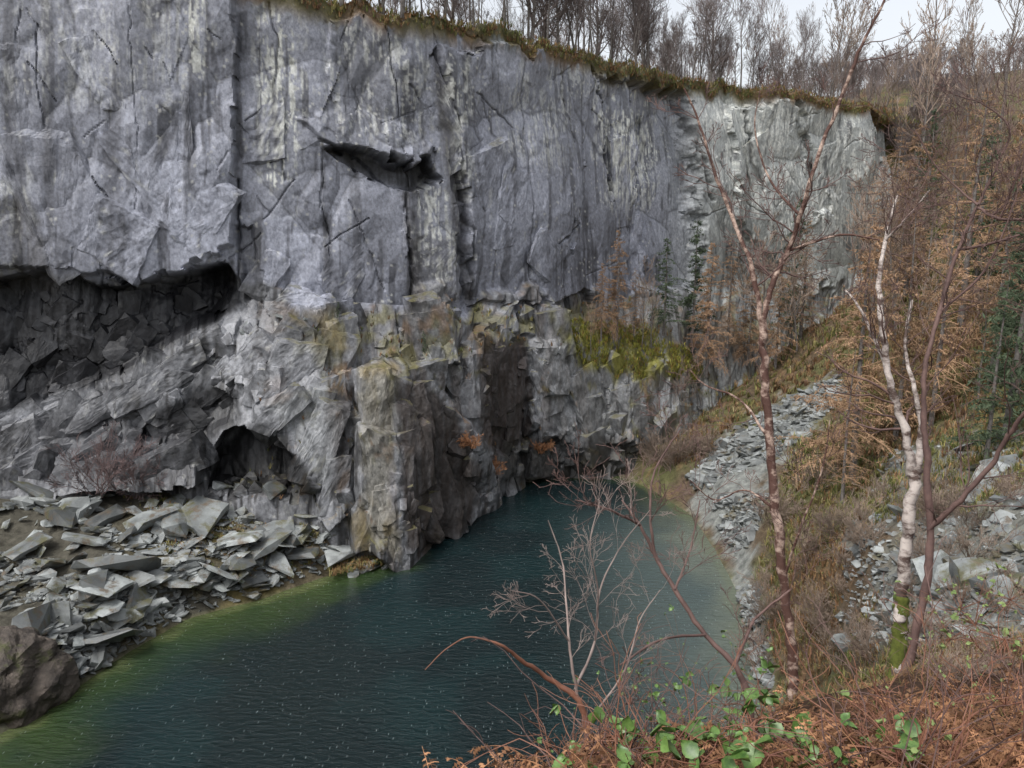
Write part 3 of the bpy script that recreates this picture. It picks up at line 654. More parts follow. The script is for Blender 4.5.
o=obj('boulder',mesh_np('boulder',V,np.arange(len(V)).reshape(-1,3),[M_ROCKD],smooth=False),label='dark brown mossy boulder standing in the water edge',category='rock');o.location=(x[0]-1.8,y[0]+1.,1.)
tp,_=scatter_px(NRK,80,120);ds=np.linalg.norm(tp-[0,0,30],axis=1)
add_rocks(tp,np.clip(RG.lognormal(-4.,.55,len(tp))*ds*1.2,.2,2.),'slate blocks on the slope','pale slate block half buried in bracken',.4)
def ledge(u,v,strict=True):
    d=(u2-u)**2+(v2-v)**2+((upn<.3)*400 if strict else 0);i=np.unravel_index(np.argmin(d),d.shape);return Pc[i]
lp=[(245,328),(262,335),(285,318),(305,325),(255,484),(235,489),(270,492),(600,372),(220,488)]
add_rocks([ledge(u,v) for u,v in lp],[random.uniform(1.2,2.4) for _ in lp],'fallen slabs on the cliff ledge','angular dark slate slab fallen on the cliff ledge',.4)
def scree(name,pos,size,label):
    Vs=[];Fs=[];cs=[];off=0
    for p,s in zip(pos,size):
        V,Fc=RK[random.randrange(24)]
        a=random.uniform(0,6.28);t=random.gauss(0,.5);c,n=math.cos(a),math.sin(a);ct,st=math.cos(t),math.sin(t)
        R=np.array([[c,-n,0],[n,c,0],[0,0,1]])@np.array([[1,0,0],[0,ct,-st],[0,st,ct]])
        Vs.append(V@R.T*s+p);Fs.append(Fc+off);off+=len(V);cs.append(np.full((len(V),3),random.uniform(.35,1.25)))
    obj(name,mesh_np(name,np.concatenate(Vs),np.concatenate(Fs),[M_SCREE],col=np.concatenate(cs)),kind='stuff',label=label,category='scree')
tp,_=scatter_px(TALV,6000);k=fbm(tp[:,0]*.15,tp[:,1]*.15,tp[:,0]*0,4,3)<.57;tp=tp[k];scree('scree',tp,RG.lognormal(-.85,.6,len(tp)),'loose grey slate chips between the talus blocks')
tp,_=scatter_px(SCR,7500);ds=np.linalg.norm(tp-[0,0,30],axis=1);k=fbm(tp[:,0]*.12,tp[:,1]*.12,tp[:,0]*0,77,3)<.57;tp=tp[k];ds=ds[k];scree('scree',tp,np.clip(RG.lognormal(-5.25,.65,len(tp))*ds,.06,1.8),'pale slate scree running down to the water')
tp,_=scatter_px(NRK,2200,120);ds=np.linalg.norm(tp-[0,0,30],axis=1);k=fbm(tp[:,0]*.12,tp[:,1]*.12,tp[:,0]*0,77,3)<.53;tp=tp[k];ds=ds[k];scree('scree',tp,np.clip(RG.lognormal(-5.1,.55,len(tp))*ds,.06,.8),'broken slate among bracken on the slope')

# ---------------------------------------------------------------- trees
def bare_geo(seed,h=10,lean=.05,nch=(16,6,4),rmin=.018,r0=.14,ratio=.42,ang=.75,fmin=.3):
    rg=np.random.default_rng(seed);out={}
    grow(out,(0,0,-.5),(rg.normal(0,lean),rg.normal(0,lean),1),h,r0,0,3,rg,up=.10,wig=.06,nch=nch,ratio=ratio,ang=ang,tip=.15,rmin=rmin,fmin=fmin,seg=8)
    return tubes(out[0],6),tubes(out[1]+out[2]+out[3],3)
BG=[bare_geo(200+i,h=9+i%3*1.6,nch=(17,6,4),ratio=.38+.09*(i%3),ang=.7+.3*(i%3==0),r0=.11,rmin=.014,lean=.05+.08*(i%2)) for i in range(7)]+[bare_geo(290+i,h=8,nch=(22,8,6),ratio=.62,ang=1.1,r0=.2,fmin=.2,rmin=.014) for i in range(2)]
BME=[(mesh_np('trunk',*g[0],[M_BARK]),mesh_np('crown',*g[1],[M_TWIG])) for g in BG]
def put_tree(kind,pair,p,s,label,cat,group=None):
    e=obj(kind,None,label=label,category=cat)
    if group:e['group']=group
    e.location=p;e.scale=(s*random.uniform(.85,1.15),s,s*random.uniform(.9,1.15));e.rotation_euler=(0,0,random.uniform(0,6.28))
    obj('trunk',pair[0],parent=e);obj('crown',pair[1],parent=e);return e
random.seed(21)
for i in range(205):
    x=(-18+i*.40 if i<125 else 32+(i-125)*.8)+random.uniform(-2,2);b=random.choice([random.uniform(.8,6),random.uniform(4,34)])
    y=float(np.interp(x,TLX,TLY))+b;z=float(hgt(np.array([x]),np.array([y]))[0])
    if b<13 and x<62:z=float(np.interp(x,R4[:,0],R4[:,2]))+.2
    s=random.uniform(.5,1.2)*(1.2 if x<30 else 1.0)
    if x<30:s=max(s,.8) if random.random()<.6 else s*.6
    oak=i%6==3
    put_tree('bare_tree',BME[7+i%2 if oak else i%7],(x,y,z),s,'spreading leafless oak on the rim above the cliff' if oak else 'leafless grey birch on the rim above the cliff','tree','bare trees along the cliff rim')
V=[];Fc=[];off=0
LG=[bare_geo(300+i,h=11,nch=(14,5,4),rmin=.03,ratio=.5) for i in range(3)]
for i in range(300):
    x=random.uniform(-40,210) if i%3 else random.uniform(60,160);b=random.uniform(32,140) if x<70 else random.uniform(-5,120)
    y=float(np.interp(x,TLX,TLY))+b
    z=float(hgt(np.array([x]),np.array([y]))[0]);a=random.uniform(0,6.28);s=random.uniform(.55,1.1);c,n=math.cos(a)*s,math.sin(a)*s
    for v,f in LG[i%3]:
        V.append(v@np.array([[c,-n,0],[n,c,0],[0,0,s]]).T+[x,y,z]);Fc.append(f+off);off+=len(v)
obj('woodland',mesh_np('woodland',np.concatenate(V),np.concatenate(Fc),[M_TWIG]),kind='stuff',label='leafless winter woodland on the hill',category='woodland')

def conifer_geo(seed,h=14,spread=.24,dens=1.,leaf=.16,droop=.25,rmin=.015):
    rg=np.random.default_rng(seed);br=[];lf=[]
    tr=[(np.array([[0,0,-.6],[rg.normal(0,.1),rg.normal(0,.1),h*.5],[rg.normal(0,.15),rg.normal(0,.15),h]]),np.array([h*.014,h*.008,.02]))]
    z=h*.1
    while z<h*.98:
        fr=1-z/h
        for k in range(rg.integers(2,5)):
            L=h*spread*(fr**.75)*rg.uniform(.35,1.25)+.2;a=rg.uniform(0,6.28)
            d=np.array([math.cos(a),math.sin(a),rg.uniform(-.15,.45)]);pts=[np.array([0,0,z])]
            for s in range(5):
                pts.append(pts[-1]+d*L/5);d=nrm(d+np.array([0,0,-droop*.3])+rg.normal(0,.10,3))
            pts=np.array(pts);br.append((pts,np.linspace(max(.03*fr+.015,rmin),rmin,6)))
            m=int(L*5*dens)+2
            for q in range(m):
                f=rg.uniform(.15,1)*5;i=min(int(f),4);p=pts[i]+(pts[i+1]-pts[i])*(f-i)
                d2=nrm(np.cross(d,[0,0,1])*rg.choice([-1,1])+d*.6+np.array([0,0,-droop*rg.uniform(0,2)])+rg.normal(0,.2,3));l=L*.22*rg.uniform(.5,1.3)
                br.append((np.array([p,p+d2*l*.5,p+d2*l+[0,0,-.1*l]]),np.full(3,rmin*.7)))
                for w in range(int(4*dens)):
                    lf.append(p+d2*l*rg.uniform(0,1.1)+rg.normal(0,.06,3))
        z+=h*.022*rg.uniform(.6,1.5)
    lf=np.array(lf);n=len(lf);a=rg.normal(0,1,(n,3));a/=np.linalg.norm(a,axis=1)[:,None];b=np.cross(a,rg.normal(0,1,(n,3)));b/=np.linalg.norm(b,axis=1)[:,None]
    s=rg.uniform(.4,1.2,(n,1))*leaf
    V=np.stack([lf-a*s,lf-b*s*.25,lf+a*s,lf+b*s*.25],1).reshape(-1,3);Fq=np.arange(n*4).reshape(-1,4)
    v2_,f2_=tubes(br,3)
    return tubes(tr,6),(np.concatenate([v2_,V]),np.concatenate([f2_,Fq+len(v2_)]))
LR=[conifer_geo(400+i,14,.20,.95,.09,.35,rmin=.012) for i in range(4)]
LME=[(mesh_np('trunk',*g[0],[M_BARK]),mesh_np('crown',*g[1],[M_LTWIG])) for g in LR]
LR2=[conifer_geo(430+i,14,.23,1.4,.12,.35,rmin=.015) for i in range(2)]
LM2=[(mesh_np('trunk',*g[0],[M_BARK]),mesh_np('crown',*g[1],[M_LTWIG])) for g in LR2]
PR=[conifer_geo(450+i,14,.18,.95,.2,.3) for i in range(2)]
PME=[(mesh_np('trunk',*g[0],[M_BARK]),mesh_np('crown',*g[1],[M_PINE])) for g in PR]
M_BRTW=mat('brown_twigs',(.14,.105,.08),(.29,.225,.18),scale=.4,rough=.9,bump=0,objrand=.35)
B2=[bare_geo(500+i,h=11,nch=(16,6,4),rmin=.016,r0=.11) for i in range(4)]
B2M=[(mesh_np('trunk',*g[0],[M_BARK]),mesh_np('crown',*g[1],[M_BRTW])) for g in B2]
def place_px(lst,kind,pool,base_h,label,cat,group):
    u=A_([l[0] for l in lst],float);v=A_([l[1] for l in lst],float);x,y,z,h=ghit(u,v)
    for i in range(len(lst)):
        if h[i]:
            dd=math.sqrt(x[i]**2+y[i]**2)
            put_tree(kind,pool[i%len(pool)],(x[i],y[i],z[i]),lst[i][2]*dd/F/base_h,label,cat,group)
place_px([(852,482,260),(842,505,140),(895,440,210),(960,330,200),(930,430,190),(990,390,210),(870,350,170),(905,300,160),(800,340,120),(1015,330,190),(775,370,110),(885,290,150),(745,360,120),(830,300,120),(955,250,120)],'larch_tree',[LM2[0],LME[0],LM2[1],LME[1],LME[2]],14,'russet winter larch on the bracken slope','tree','larches on the quarry slope')
place_px([(700,395,130),(1005,440,250),(975,300,160),(790,345,120),(1030,330,220),(920,260,110),(1015,400,200),(985,470,150)],'pine_tree',PME,14,'thin dark green conifer on the quarry slope','tree','conifers on the quarry slope')
rr=[]
while len(rr)<56:
    u=random.uniform(730,1045);v=random.uniform(np.interp(u,[730,890,1045],[330,130,70]),np.interp(u,[730,850,1045],[375,400,440]))
    rr.append((u,v,random.uniform(60,140)))
place_px(rr,'bare_tree',B2M,11,'leafless brown birch sapling on the bracken slope','tree','bare trees on the quarry slope')
for (u,v,hh,pool,kd_,lb) in [(615,338,12,LM2,'larch_tree','small orange larch on a mossy cliff ledge'),(600,336,8,LM2,'larch_tree','small orange larch on a mossy cliff ledge'),(632,338,9,LME,'larch_tree','small orange larch on a mossy cliff ledge'),(662,330,13,PME,'pine_tree','slender green pine on a cliff ledge'),(690,345,17,PME,'pine_tree','slender green pine on a cliff ledge'),(705,370,16,LM2,'larch_tree','brown larch against the pale cliff'),(725,350,17,LME,'larch_tree','brown larch against the pale cliff'),(745,360,14,LM2,'larch_tree','brown larch against the pale cliff'),(640,350,9,B2M,'bare_tree','leafless sapling on a cliff ledge'),(590,350,5,B2M,'bare_tree','leafless sapling on a cliff ledge'),(675,440,9,B2M,'bare_tree','leafless sapling on a cliff ledge'),(650,345,8,B2M,'bare_tree','leafless sapling on a cliff ledge'),(340,340,3.6,PME,'pine_tree','tiny green conifer rooted in a crack'),(425,365,3.6,PME,'pine_tree','tiny green conifer rooted in a crack')]:
    p=ledge(u,v);p=p+np.array([0,-1.2,0]) if u>580 else p;put_tree(kd_,pool[random.randrange(len(pool))],tuple(p),hh/(11 if pool is B2M else 14),lb,'tree')
def shrub_geo(seed,h,nst,rmin,r0,spread=.8,nch=(7,5,4)):
    rg=np.random.default_rng(seed);out={}
    for i in range(nst):
        a=rg.uniform(0,6.28);grow(out,(rg.normal(0,.1*h),rg.normal(0,.1*h),-.2),(math.cos(a)*spread,math.sin(a)*spread,1),h*rg.uniform(.6,1.1),r0,0,2,rg,up=.05,wig=.15,nch=nch,ratio=.5,ang=.7,rmin=rmin)
    return tubes(sum(out.values(),[]),3)
M_PURP=mat('purple_brown_twigs',(.085,.06,.06),(.17,.12,.115),scale=.5,rough=.9,bump=0)
M_ORNG=mat('orange_heath',(.22,.10,.05),(.36,.19,.1),scale=.8,rough=.9,bump=0)
for i,(u,v,h,mm,lb) in enumerate([(105,486,5.2,M_PURP,'dense leafless purple brown shrub on a ledge'),(145,490,4.6,M_PURP,'dense leafless purple brown shrub on a ledge'),(488,472,2.2,M_ORNG,'rusty orange heather clump above the water'),(535,460,1.8,M_ORNG,'rusty orange heather clump above the water'),(475,445,1.6,M_ORNG,'rusty orange heather clump above the water')]):
    p=ledge(u,v);o=obj('shrub',mesh_np('shrub',*shrub_geo(600+i,h,18,.016,.04,.9),[mm]),label=lb,category='shrub');o.location=tuple(p+np.array([0,-1.,0]))
SB=[mesh_np('shrub',*shrub_geo(640+i,2.,12,.009,.02,.9),[M_BRTW]) for i in range(3)]
bl=[(random.uniform(760,1030),random.uniform(490,680)) for _ in range(60)]+[(random.uniform(650,720),random.uniform(425,475)) for _ in range(8)]
x,y,z,h=ghit(A_([b[0] for b in bl]),A_([b[1] for b in bl]),120)
for i in range(len(bl)):
    if h[i]:
        o=obj('shrub',SB[i%3],label='leafless brown brush on the rocky bank',category='shrub',group='brush on the bank');s=math.hypot(x[i],y[i])*random.uniform(.02,.045)*.6
        o.location=(x[i],y[i],z[i]);o.scale=(s,s,s);o.rotation_euler=(0,0,random.uniform(0,6))

# ---------------------------------------------------------------- near birches
def pxline(pts,t):
    return [Wt(p[0],p[1],t+(p[3] if len(p)>3 else 0)) for p in pts],[p[2]*t/F/2 for p in pts]
def smoothline(pts,rad,n=6,wob=.22):
    P_=np.array(pts);k=np.arange(len(P_));kk=np.linspace(0,len(P_)-1,(len(P_)-1)*n+1)
    out=[]
    for c in range(3):
        m=np.gradient(P_[:,c]);i=np.clip(kk.astype(int),0,len(P_)-2);f=kk-i
        out.append((2*f**3-3*f**2+1)*P_[i,c]+(f**3-2*f**2+f)*m[i]+(-2*f**3+3*f**2)*P_[i+1,c]+(f**3-f**2)*m[i+1])
    o=np.stack(out,-1);r=np.interp(kk,k,rad);o[1:-1]+=RG.normal(0,1,(len(o)-2,3))*r[1:-1,None]*wob
    return o,r*RG.uniform(.88,1.12,len(r))
def sidetwigs(lines,n,L,rg,rmin,maxl=2,up=.06,frm=0.,nch=(5,3)):
    out={}
    for li,(pts,rad) in enumerate(lines):
        m=n if isinstance(n,int) else n[li]
        for k in range(m):
            i=rg.integers(int(len(pts)*frm),len(pts)-1);d=nrm(pts[min(i+1,len(pts)-1)]-pts[i]);pr=nrm(np.cross(d,rg.normal(0,1,3)))
            grow(out,pts[i],nrm(d*.8+pr),L*rg.uniform(.5,1.3),max(rad[i]*.35,rmin),0,maxl,rg,up=up,wig=.2,nch=nch,ratio=.5,ang=.7,rmin=rmin,seg=6)
    return sum(out.values(),[])
def near_tree(name,trunks,limbs,t,tm,lm,twm,label,ntw,L,frm,rmin=.0022,maxl=2,cat='tree'):
    e=obj(name,None,label=label,category=cat);base=Wt(trunks[0][0][0],trunks[0][0][1],t);e.location=base
    T=[smoothline(*pxline(p,t)) for p in trunks];Lm=[smoothline(*pxline(p,t)) for p in limbs]
    def sub_(ls):return [(a-base,r) for a,r in ls]
    obj('trunk',mesh_np('trunk',*tubes(sub_(T),10),[tm],smooth=True),parent=e)
    for l in sub_(Lm):obj('limb',mesh_np('limb',*tubes([l],8),[lm],smooth=True),parent=e)
    tw=sidetwigs(sub_(Lm),ntw,L,np.random.default_rng(len(label)),rmin,maxl,frm=frm)
    obj('crown',mesh_np('crown',*tubes(tw,4),[twm],smooth=True),parent=e);return e
near_tree('birch_tree',[[(806,810,13),(803,775,12.5),(797,720,11),(790,640,10),(783,580,9.5),(776,510,9),(770,440,8.5),(764,370,8),(762,318,7.6)]],
 [[(762,322,6.2),(752,270,5),(735,225,4.2,.1),(714,170,3.4,.2),(698,120,2.6,.3),(684,88,1.7,.3)],
  [(763,322,7),(772,285,6.1),(788,250,5.5),(800,215,5.1,-.1),(815,165,4.5,-.2),(840,100,3.9,-.2),(862,45,3.2,-.3),(885,0,2.5,-.3),(900,-40,2,-.3)],
  [(770,440,3.2),(740,400,2.3,.3),(705,385,1.6,.5),(690,370,1.1,.6)],
  [(800,215,3),(770,180,2.2,.2),(755,130,1.5,.3),(760,90,1.,.3)],
  [(790,250,3),(840,235,2.,-.3),(880,240,1.3,-.5)],
  [(776,510,3),(745,490,2,.2),(715,500,1.4,.4),(690,480,1,.4)],
  [(783,580,3),(800,530,2.2,-.2),(822,470,1.6,-.3),(830,420,1.,-.4)]],
 7.,M_BIRCHR,M_BIRCHR,M_BTWIG,'slender red brown birch with forked bare top',[12,24,6,8,8,6,6],.55,.15)
near_tree('birch_tree',[[(888,790,14.5),(890,760,14.5),(896,700,14),(899,640,13),(904,580,12.5),(910,520,12),(918,468,11.5)]],
 [[(916,480,10),(904,430,8.3),(890,380,7),(882,330,6.1),(879,280,5,.1),(886,235,3.8,.2),(898,195,2.3,.3)],
  [(918,470,8),(921,430,6.3),(915,390,4.5),(905,345,3.2,.3),(912,300,2,.4)],
  [(893,385,4.5),(875,340,3.5,.2),(858,305,2.6,.3),(845,290,1.6,.4)],
  [(886,240,2.6),(905,220,2,-.2),(930,190,1.4,-.4)]],
 8.6,M_BIRCHW,M_BIRCHW,M_BTWIG,'white barked birch with mossy foot and bare limbs',[14,12,9,9],.75,.15)
near_tree('birch_tree',[[(890,760,9),(893,730,9),(900,690,9),(914,640,8.5),(926,585,8),(930,530,7.5),(927,470,7),(924,420,6)]],
 [[(924,425,6),(925,370,5),(940,310,4.5,.1),(958,250,4.2,.2),(978,205,3.6,.3),(998,165,2.6,.3)],
  [(929,530,5.5),(955,505,5,-.2),(990,465,4.5,-.4),(1012,430,4,-.6),(1035,400,3.5,-.8)],
  [(958,250,3),(985,245,2.6,-.2),(1020,235,2.2,-.4)],
  [(978,205,2.6),(960,190,2,.2),(935,165,1.6,.3),(915,130,1.2,.3)],
  [(978,208,3),(1000,219,3,-.2),(1040,218,2.6,-.3)],
  [(942,310,2.6),(985,270,2,-.2),(1015,200,1.5,-.3),(1024,160,1.,-.3)],
  [(997,165,2.2),(1010,130,1.9,.1),(985,105,1.5,.2),(955,95,1.,.3)],
  [(1000,219,2.4),(1015,180,2,-.2),(1030,140,1.6,-.3),(1050,110,1.2,-.3)]],
 8.2,M_BTWIG,M_BTWIG,M_BTWIG,'dark multi branched birch leaning beside a white birch',[16,10,14,14,14,14,18,14],.9,.1)
# moss creeping up the foot of the white birch, thin and ragged
mp_,mr_=smoothline(*pxline([(892,742,16),(896,700,16),(898,660,15),(900,625,13.8),(902,596,12.7)],8.6),n=10,wob=0.)
V,Fc=tubes([(mp_,mr_)],24)
ax_=np.repeat(mp_,24,0);rv=V-ax_;ln=np.linalg.norm(rv,axis=1)[:,None];q_=fbm(V[:,0]*18,V[:,1]*18,V[:,2]*12,5,4)
hfac=np.linspace(1,0,len(mp_)).repeat(24)
V=ax_+rv/ln*(ln*(1+.9*(q_-.52+.12*hfac))[:,None])
par=[o for o in bpy.data.objects if o.get('label','').startswith('white barked')][0]
obj('moss',mesh_np('moss',V-A_(par.location),Fc,[M_MOSS],smooth=True),parent=par)

near_tree('bare_shrub',[[(752,720,6.5),(748,700,6.5),(735,665,6),(705,635,5,.1),(675,590,4.5,.2),(655,555,3.9,.3),(640,525,3.,.3),(622,500,1.8,.4)]],
 [[(655,557,3),(650,515,2.5),(655,470,2,.2),(680,430,1.4,.3)],[(640,525,3),(610,510,2.4,-.2),(575,500,1.6,-.3)],[(705,635,3),(660,640,2.4,-.2),(620,665,1.8,-.3)],[(735,665,4),(755,620,3,.3),(790,590,2,.4)],[(675,590,2.6),(690,550,2,.2),(700,500,1.3,.3)]],
 5.,M_BTWIG,M_BTWIG,M_BTWIG,'dark leafless shrub arching out over the water',[9,8,7,7,7],.4,.15,rmin=.0016,cat='shrub')
near_tree('bare_shrub',[[(592,765,7),(590,745,7),(578,700,6),(550,680,5.2),(522,660,4,-.1),(500,645,2.6,-.2),(470,637,1.6,-.2),(445,650,1.,-.3),(425,670,.8,-.3)]],
 [[(578,700,3.4),(570,650,2.6),(566,600,2.1,.1),(562,560,1.6,.2),(548,520,1.,.2)],[(575,690,3.2),(595,640,2.5,.2),(600,590,1.9,.3),(622,545,1.3,.4),(650,510,.8,.4)],[(568,640,2.),(540,600,1.5,-.2),(510,590,.9,-.3)],[(595,640,2.),(598,590,1.5,-.2),(590,545,1.1,-.3),(600,500,.7,-.3)],[(590,720,2.6),(625,670,1.9,.2),(640,620,1.4,.3),(660,590,.9,.4)]],
 4.2,M_REDST,M_PALET,M_PALET,'pale leafless twiggy shrub with a thick red stem',[7,7,4,5,6],.32,.2,rmin=.001,cat='shrub')
def briar(seed,c,n,h,label,m=M_REDST):
    rg=np.random.default_rng(seed);x,y,z,hh=ghit(A_([float(c[0])]),A_([float(c[1])]),40);base=np.array([x[0],y[0],z[0]]);out={}
    if not hh[0]:return
    for i in range(n):
        grow(out,(rg.normal(0,.05),rg.normal(0,.05),-.1),(rg.normal(0,.7),rg.normal(0,.6),1),h*rg.uniform(.5,1.2),.004,0,1,rg,up=-.04,wig=.2,nch=(3,),ratio=.4,ang=.8,rmin=.0013,seg=7)
    o=obj('briar',mesh_np('briar',*tubes(sum(out.values(),[]),4),[m]),label=label,category='briar',group='briars on the brink');o.location=base
random.seed(77)
for i in range(42):
    u=random.uniform(430,1040);v=random.uniform(np.interp(u,[430,600,760,1060],[775,735,715,700]),800)
    briar(800+i,(u,v),random.randint(8,13),random.uniform(.3,.75),'tangle of thin reddish briar stems',[M_REDST,M_BTWIG][i%2])

# ---------------------------------------------------------------- brambles
def leafgeo(n=9):
    k=np.linspace(0,1,n);w=np.sin(np.pi*k**.75)*.36*(1+.14*(np.arange(n)%2));w[0]=0;w[-1]=0
    V=[];Fc=[]
    for i in range(n):
        V+= [(-w[i],k[i],.16*w[i]+.0),(0,k[i],-.05*math.sin(3.1*k[i])-.18*k[i]**2),(w[i],k[i],.16*w[i])]
    for i in range(n-1):
        a=3*i;Fc+=[(a,a+1,a+4,a+3),(a+1,a+2,a+5,a+4)]
    return np.array(V),np.array(Fc)
LV,LF=leafgeo()
def leaves(pos,size,rg,tri=True,flat=.6,geo=(LV,LF)):
    Vs=[];Fs=[];off=0;LV_,LF_=geo
    for p,s in zip(pos,size):
        az=rg.uniform(0,6.28)
        for da,sc in (((-1.1,.8),(0,1.),(1.1,.8)) if tri else ((0,1.),)):
            a=az+da;t=rg.normal(-.25,flat);r=rg.normal(0,flat)
            Rz=np.array([[math.cos(a),-math.sin(a),0],[math.sin(a),math.cos(a),0],[0,0,1]]);Rx=np.array([[1,0,0],[0,math.cos(t),-math.sin(t)],[0,math.sin(t),math.cos(t)]]);Ry=np.array([[math.cos(r),0,math.sin(r)],[0,1,0],[-math.sin(r),0,math.cos(r)]])
            Vs.append((LV_*s*sc)@(Rz@Rx@Ry).T+p);Fs.append(LF_+off);off+=len(LV_)
    return np.concatenate(Vs),np.concatenate(Fs)
def bramble(cl,seed,nl,label,size=.068,spread=20,lm=None,name='bramble_bush',lift=24,tmax=12.):
    rg=np.random.default_rng(seed);e=obj(name,None,label=label,category='bramble')
    x,y,z,hh=ghit(A_([float(c[0]) for c in cl]),A_([float(c[1])+lift for c in cl]),40)
    tt=np.clip(np.sqrt(x**2+y**2+(z-CZ)**2)*.93,2.6,tmax)
    k0=int(np.argmin(tt));base=np.array([x[k0],y[k0],z[k0]]);e.location=base
    st=[];pos=[]
    for j,(u,v) in enumerate(cl):
        a,dy,dz=ray(u,v);t=tt[j]/math.sqrt(a*a+dy*dy+dz*dz);c=np.array([a*t,dy*t,CZ+dz*t])
        s0=base+[0,0,-.1];mid=(s0+c)/2+[rg.normal(0,.08),rg.normal(0,.08),.12]
        l,r=smoothline([s0,mid,c,c+rg.normal(0,.08,3)],[.005,.004,.003,.002]);st.append((l-base,r))
        for k in range(nl):
            q=c+rg.normal(0,1,3)*spread*t/F;pos.append(q-base)
            l,r=smoothline([c-base,(c+q)/2-base+rg.normal(0,.01,3),q-base],[.0022,.0018,.0012],3);st.append((l,r))
    obj('stem',mesh_np('stem',*tubes(st,5),[M_REDST],smooth=True),parent=e)
    v,f=leaves(pos,(.35+.95*rg.random(len(pos))**1.6)*size,rg);obj('leaves',mesh_np('leaves',v,f,[lm or M_LEAF],smooth=True),parent=e)
bramble([(600,715),(605,745),(630,700),(580,755),(645,735),(620,765),(650,690),(575,735),(590,690)],1,7,'green bramble with three part leaves on red stems',size=.072)
bramble([(660,745),(690,750),(715,745),(670,690),(680,655),(700,670),(665,715),(700,765),(640,755),(685,725),(660,665)],2,7,'green bramble with three part leaves on red stems',size=.078)
bramble([(745,680),(755,690),(735,665),(740,730),(770,755),(725,705),(760,720),(748,655)],3,8,'sprawling bramble with scattered green leaves',size=.084,lift=40)
bramble([(860,745),(800,745),(820,765),(900,755),(840,760),(880,735)],7,5,'low bramble creeping through rusty bracken',size=.066)
bramble([(960,610),(975,625),(1005,640),(950,640),(1010,600)],4,24,'leafy pale green bush beside the birches',size=.045,spread=26,lm=M_GLEAF,name='leafy_bush',tmax=9.)
bramble([(960,700),(985,690),(1005,705),(930,735),(900,755)],5,10,'low yellow green fern patch under the birches',size=.035,spread=28,lm=M_GLEAF,name='leafy_bush')
n=5200;xx=RG.uniform(-2,10,n);yy=RG.uniform(2.2,11,n);zz=hgt(xx,yy)+RG.uniform(.0,.05,n);uu,vv=proj(xx,yy,zz);k=(uu>380)&(uu<1060)&(vv<830)
LV4=np.array([(0,0,0),(-.3,.45,.06),(0,1,-.05),(.3,.45,.06)]);LF4=np.array([(0,1,2,3)])
v,f=leaves(np.c_[xx,yy,zz][k],RG.uniform(.02,.05,k.sum()),np.random.default_rng(3),False,.7,(LV4,LF4))
obj('leaf_litter',mesh_np('leaf_litter',v,f,[M_LITTER]),kind='stuff',label='brown fallen leaves among the bracken',category='leaves')
def frond(L,rg,n=14):
    pts=[];d=np.array([.35,0,1.]);p=np.zeros(3)
    for i in range(n+1):
        pts.append(p.copy());d=nrm(d+np.array([.09,rg.normal(0,.06),-.13])+rg.normal(0,.05,3));p=p+d*L/n
    pts=np.array(pts);V=[];Fc=[]
    for i in range(3,n):
        fr=(i-2)/(n-2);l=L*.34*(1-fr)**.7*rg.uniform(.5,1.1)
        for s in(-1,1):
            if rg.random()<.25:continue
            dr=nrm(np.array([.35,s,-.5+rg.normal(0,.45)]));w=L*.026
            tn=nrm(pts[i]-pts[i-1]+rg.normal(0,.5,3));k=4
            for q in range(k):
                a=pts[i]+dr*l*q/k;b=pts[i]+dr*l*(q+1)/k;o=len(V);ww=w*(1-q/k*.6)*rg.uniform(.5,1.2);dr=nrm(dr+[0,0,-.18])
                V+=[a,a+dr*l/k*.5+tn*ww*1.6,b,a+dr*l/k*.5-tn*ww*1.6];Fc.append((o,o+1,o+2,o+3))
    tv,tf=tubes([(pts,np.linspace(.006,.002,n+1)*L*1.2)],4)
    return tv,tf,np.array(V),np.array(Fc)
def fern_geo(seed):
    rg=np.random.default_rng(seed);Vs=[];Fs=[];off=0
    for i in range(rg.integers(4,8)):
        tv,tf,v,f=frond(rg.uniform(.35,.9),rg);a=rg.uniform(0,6.28);c,n=math.cos(a),math.sin(a);R=np.array([[c,-n,0],[n,c,0],[0,0,1]])
        for vv,ff in((tv,tf),(v,f)):
            Vs.append(vv@R.T);Fs.append(ff+off);off+=len(vv)
    return np.concatenate(Vs),np.concatenate(Fs)
FG=[fern_geo(700+i) for i in range(10)]
FM=[mesh_np('bracken_plant',*g,[M_FERN]) for g in FG]
pts=[]
for i in range(620):
    u=random.uniform(400,1060);v=random.uniform(np.interp(u,[400,560,700,1060],[772,742,715,690]),860)
    pts.append((u,v))
x,y,z,h=ghit(A_([p[0] for p in pts],float),A_([p[1] for p in pts],float),60)
Vs=[];Fs=[];off=0;cnt_=0
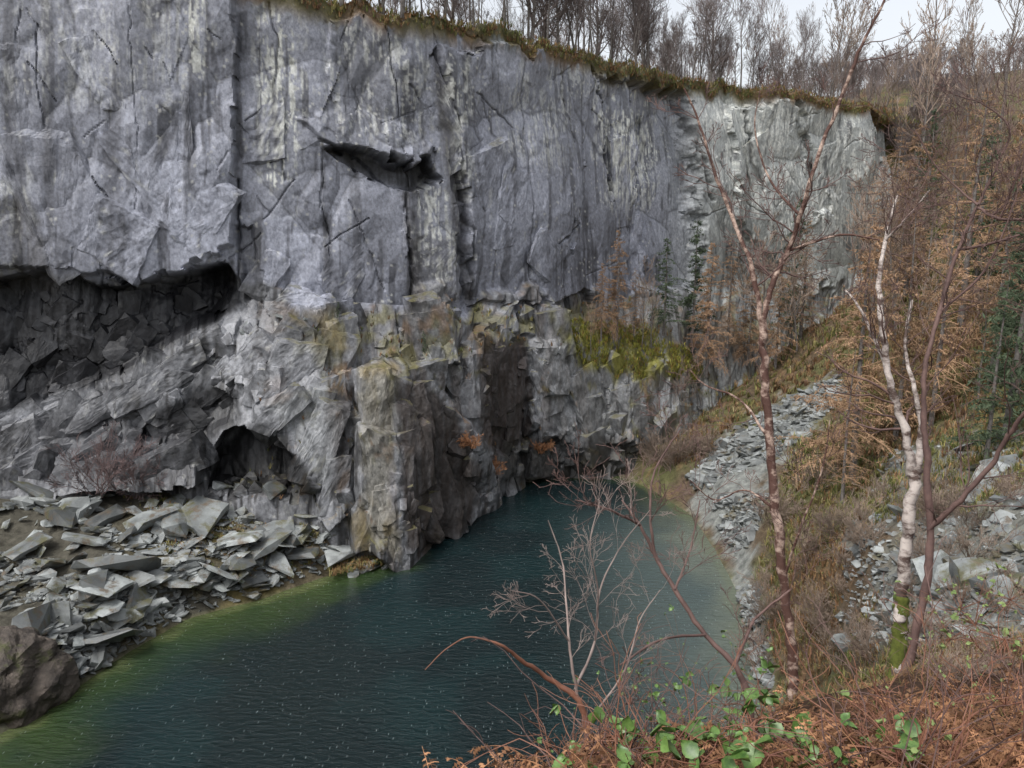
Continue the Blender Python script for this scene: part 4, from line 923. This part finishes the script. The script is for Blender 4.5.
for i in range(len(pts)):
    if h[i] and y[i]<14 and y[i]>1.9:
        s=random.uniform(.2,.6)
        if cnt_<260:
            o=obj('bracken_plant',FM[i%10],label='rust red dead bracken on the quarry brink',category='bracken',group='dead bracken on the brink');cnt_+=1
            o.location=(x[i],y[i],z[i]-.03);o.scale=(s,s,s*random.uniform(.6,1));o.rotation_euler=(random.gauss(0,.25),random.gauss(0,.25),random.uniform(0,6.28))
        else:
            a=random.uniform(0,6.28);c,n=math.cos(a)*s,math.sin(a)*s;v,f=FG[i%10];Vs.append(v@np.array([[c,-n,0],[n,c,0],[0,0,s*.6]]).T+[x[i],y[i],z[i]-.05]);Fs.append(f+off);off+=len(v)
if Vs:obj('dead_bracken',mesh_np('dead_bracken',np.concatenate(Vs),np.concatenate(Fs),[M_FERN]),kind='stuff',label='matted rust brown bracken litter',category='bracken')

# ---------------------------------------------------------------- camera, light, world
cam=bpy.data.cameras.new('camera');co=bpy.data.objects.new('camera',cam);COL.objects.link(co)
co.location=(0,0,CZ);co.rotation_euler=(math.pi/2-PITCH,0,0);cam.sensor_width=36;cam.lens=36*F/1024;cam.clip_end=4000;cam.clip_start=.05
bpy.context.scene.camera=co
el,az=math.radians(58),math.radians(225)
w=bpy.data.worlds.new('World');bpy.context.scene.world=w;w.use_nodes=True;nt=w.node_tree
sk=N(nt,'ShaderNodeTexSky');sk.sky_type='NISHITA';sk.sun_disc=False;sk.sun_elevation=el;sk.sun_rotation=az;sk.air_density=1.;sk.dust_density=4;sk.ozone_density=1
hs=N(nt,'ShaderNodeHueSaturation');hs.inputs['Saturation'].default_value=.25;hs.inputs['Value'].default_value=1.7
nt.links.new(sk.outputs[0],hs.inputs['Color']);bg=nt.nodes['Background'];nt.links.new(hs.outputs[0],bg.inputs['Color']);bg.inputs['Strength'].default_value=.15
sl=bpy.data.lights.new('sun','SUN');sl.energy=1.5;sl.angle=math.radians(12);sl.color=(1,.98,.95);so=bpy.data.objects.new('sun',sl);COL.objects.link(so)
from mathutils import Vector
dv=Vector((math.sin(az)*math.cos(el),math.cos(az)*math.cos(el),math.sin(el)));so.rotation_euler=dv.to_track_quat('Z','Y').to_euler()
sc=bpy.context.scene;sc.view_settings.view_transform='Standard';sc.view_settings.look='None';sc.view_settings.exposure=0
print('verts',sum(len(m.vertices) for m in bpy.data.meshes))
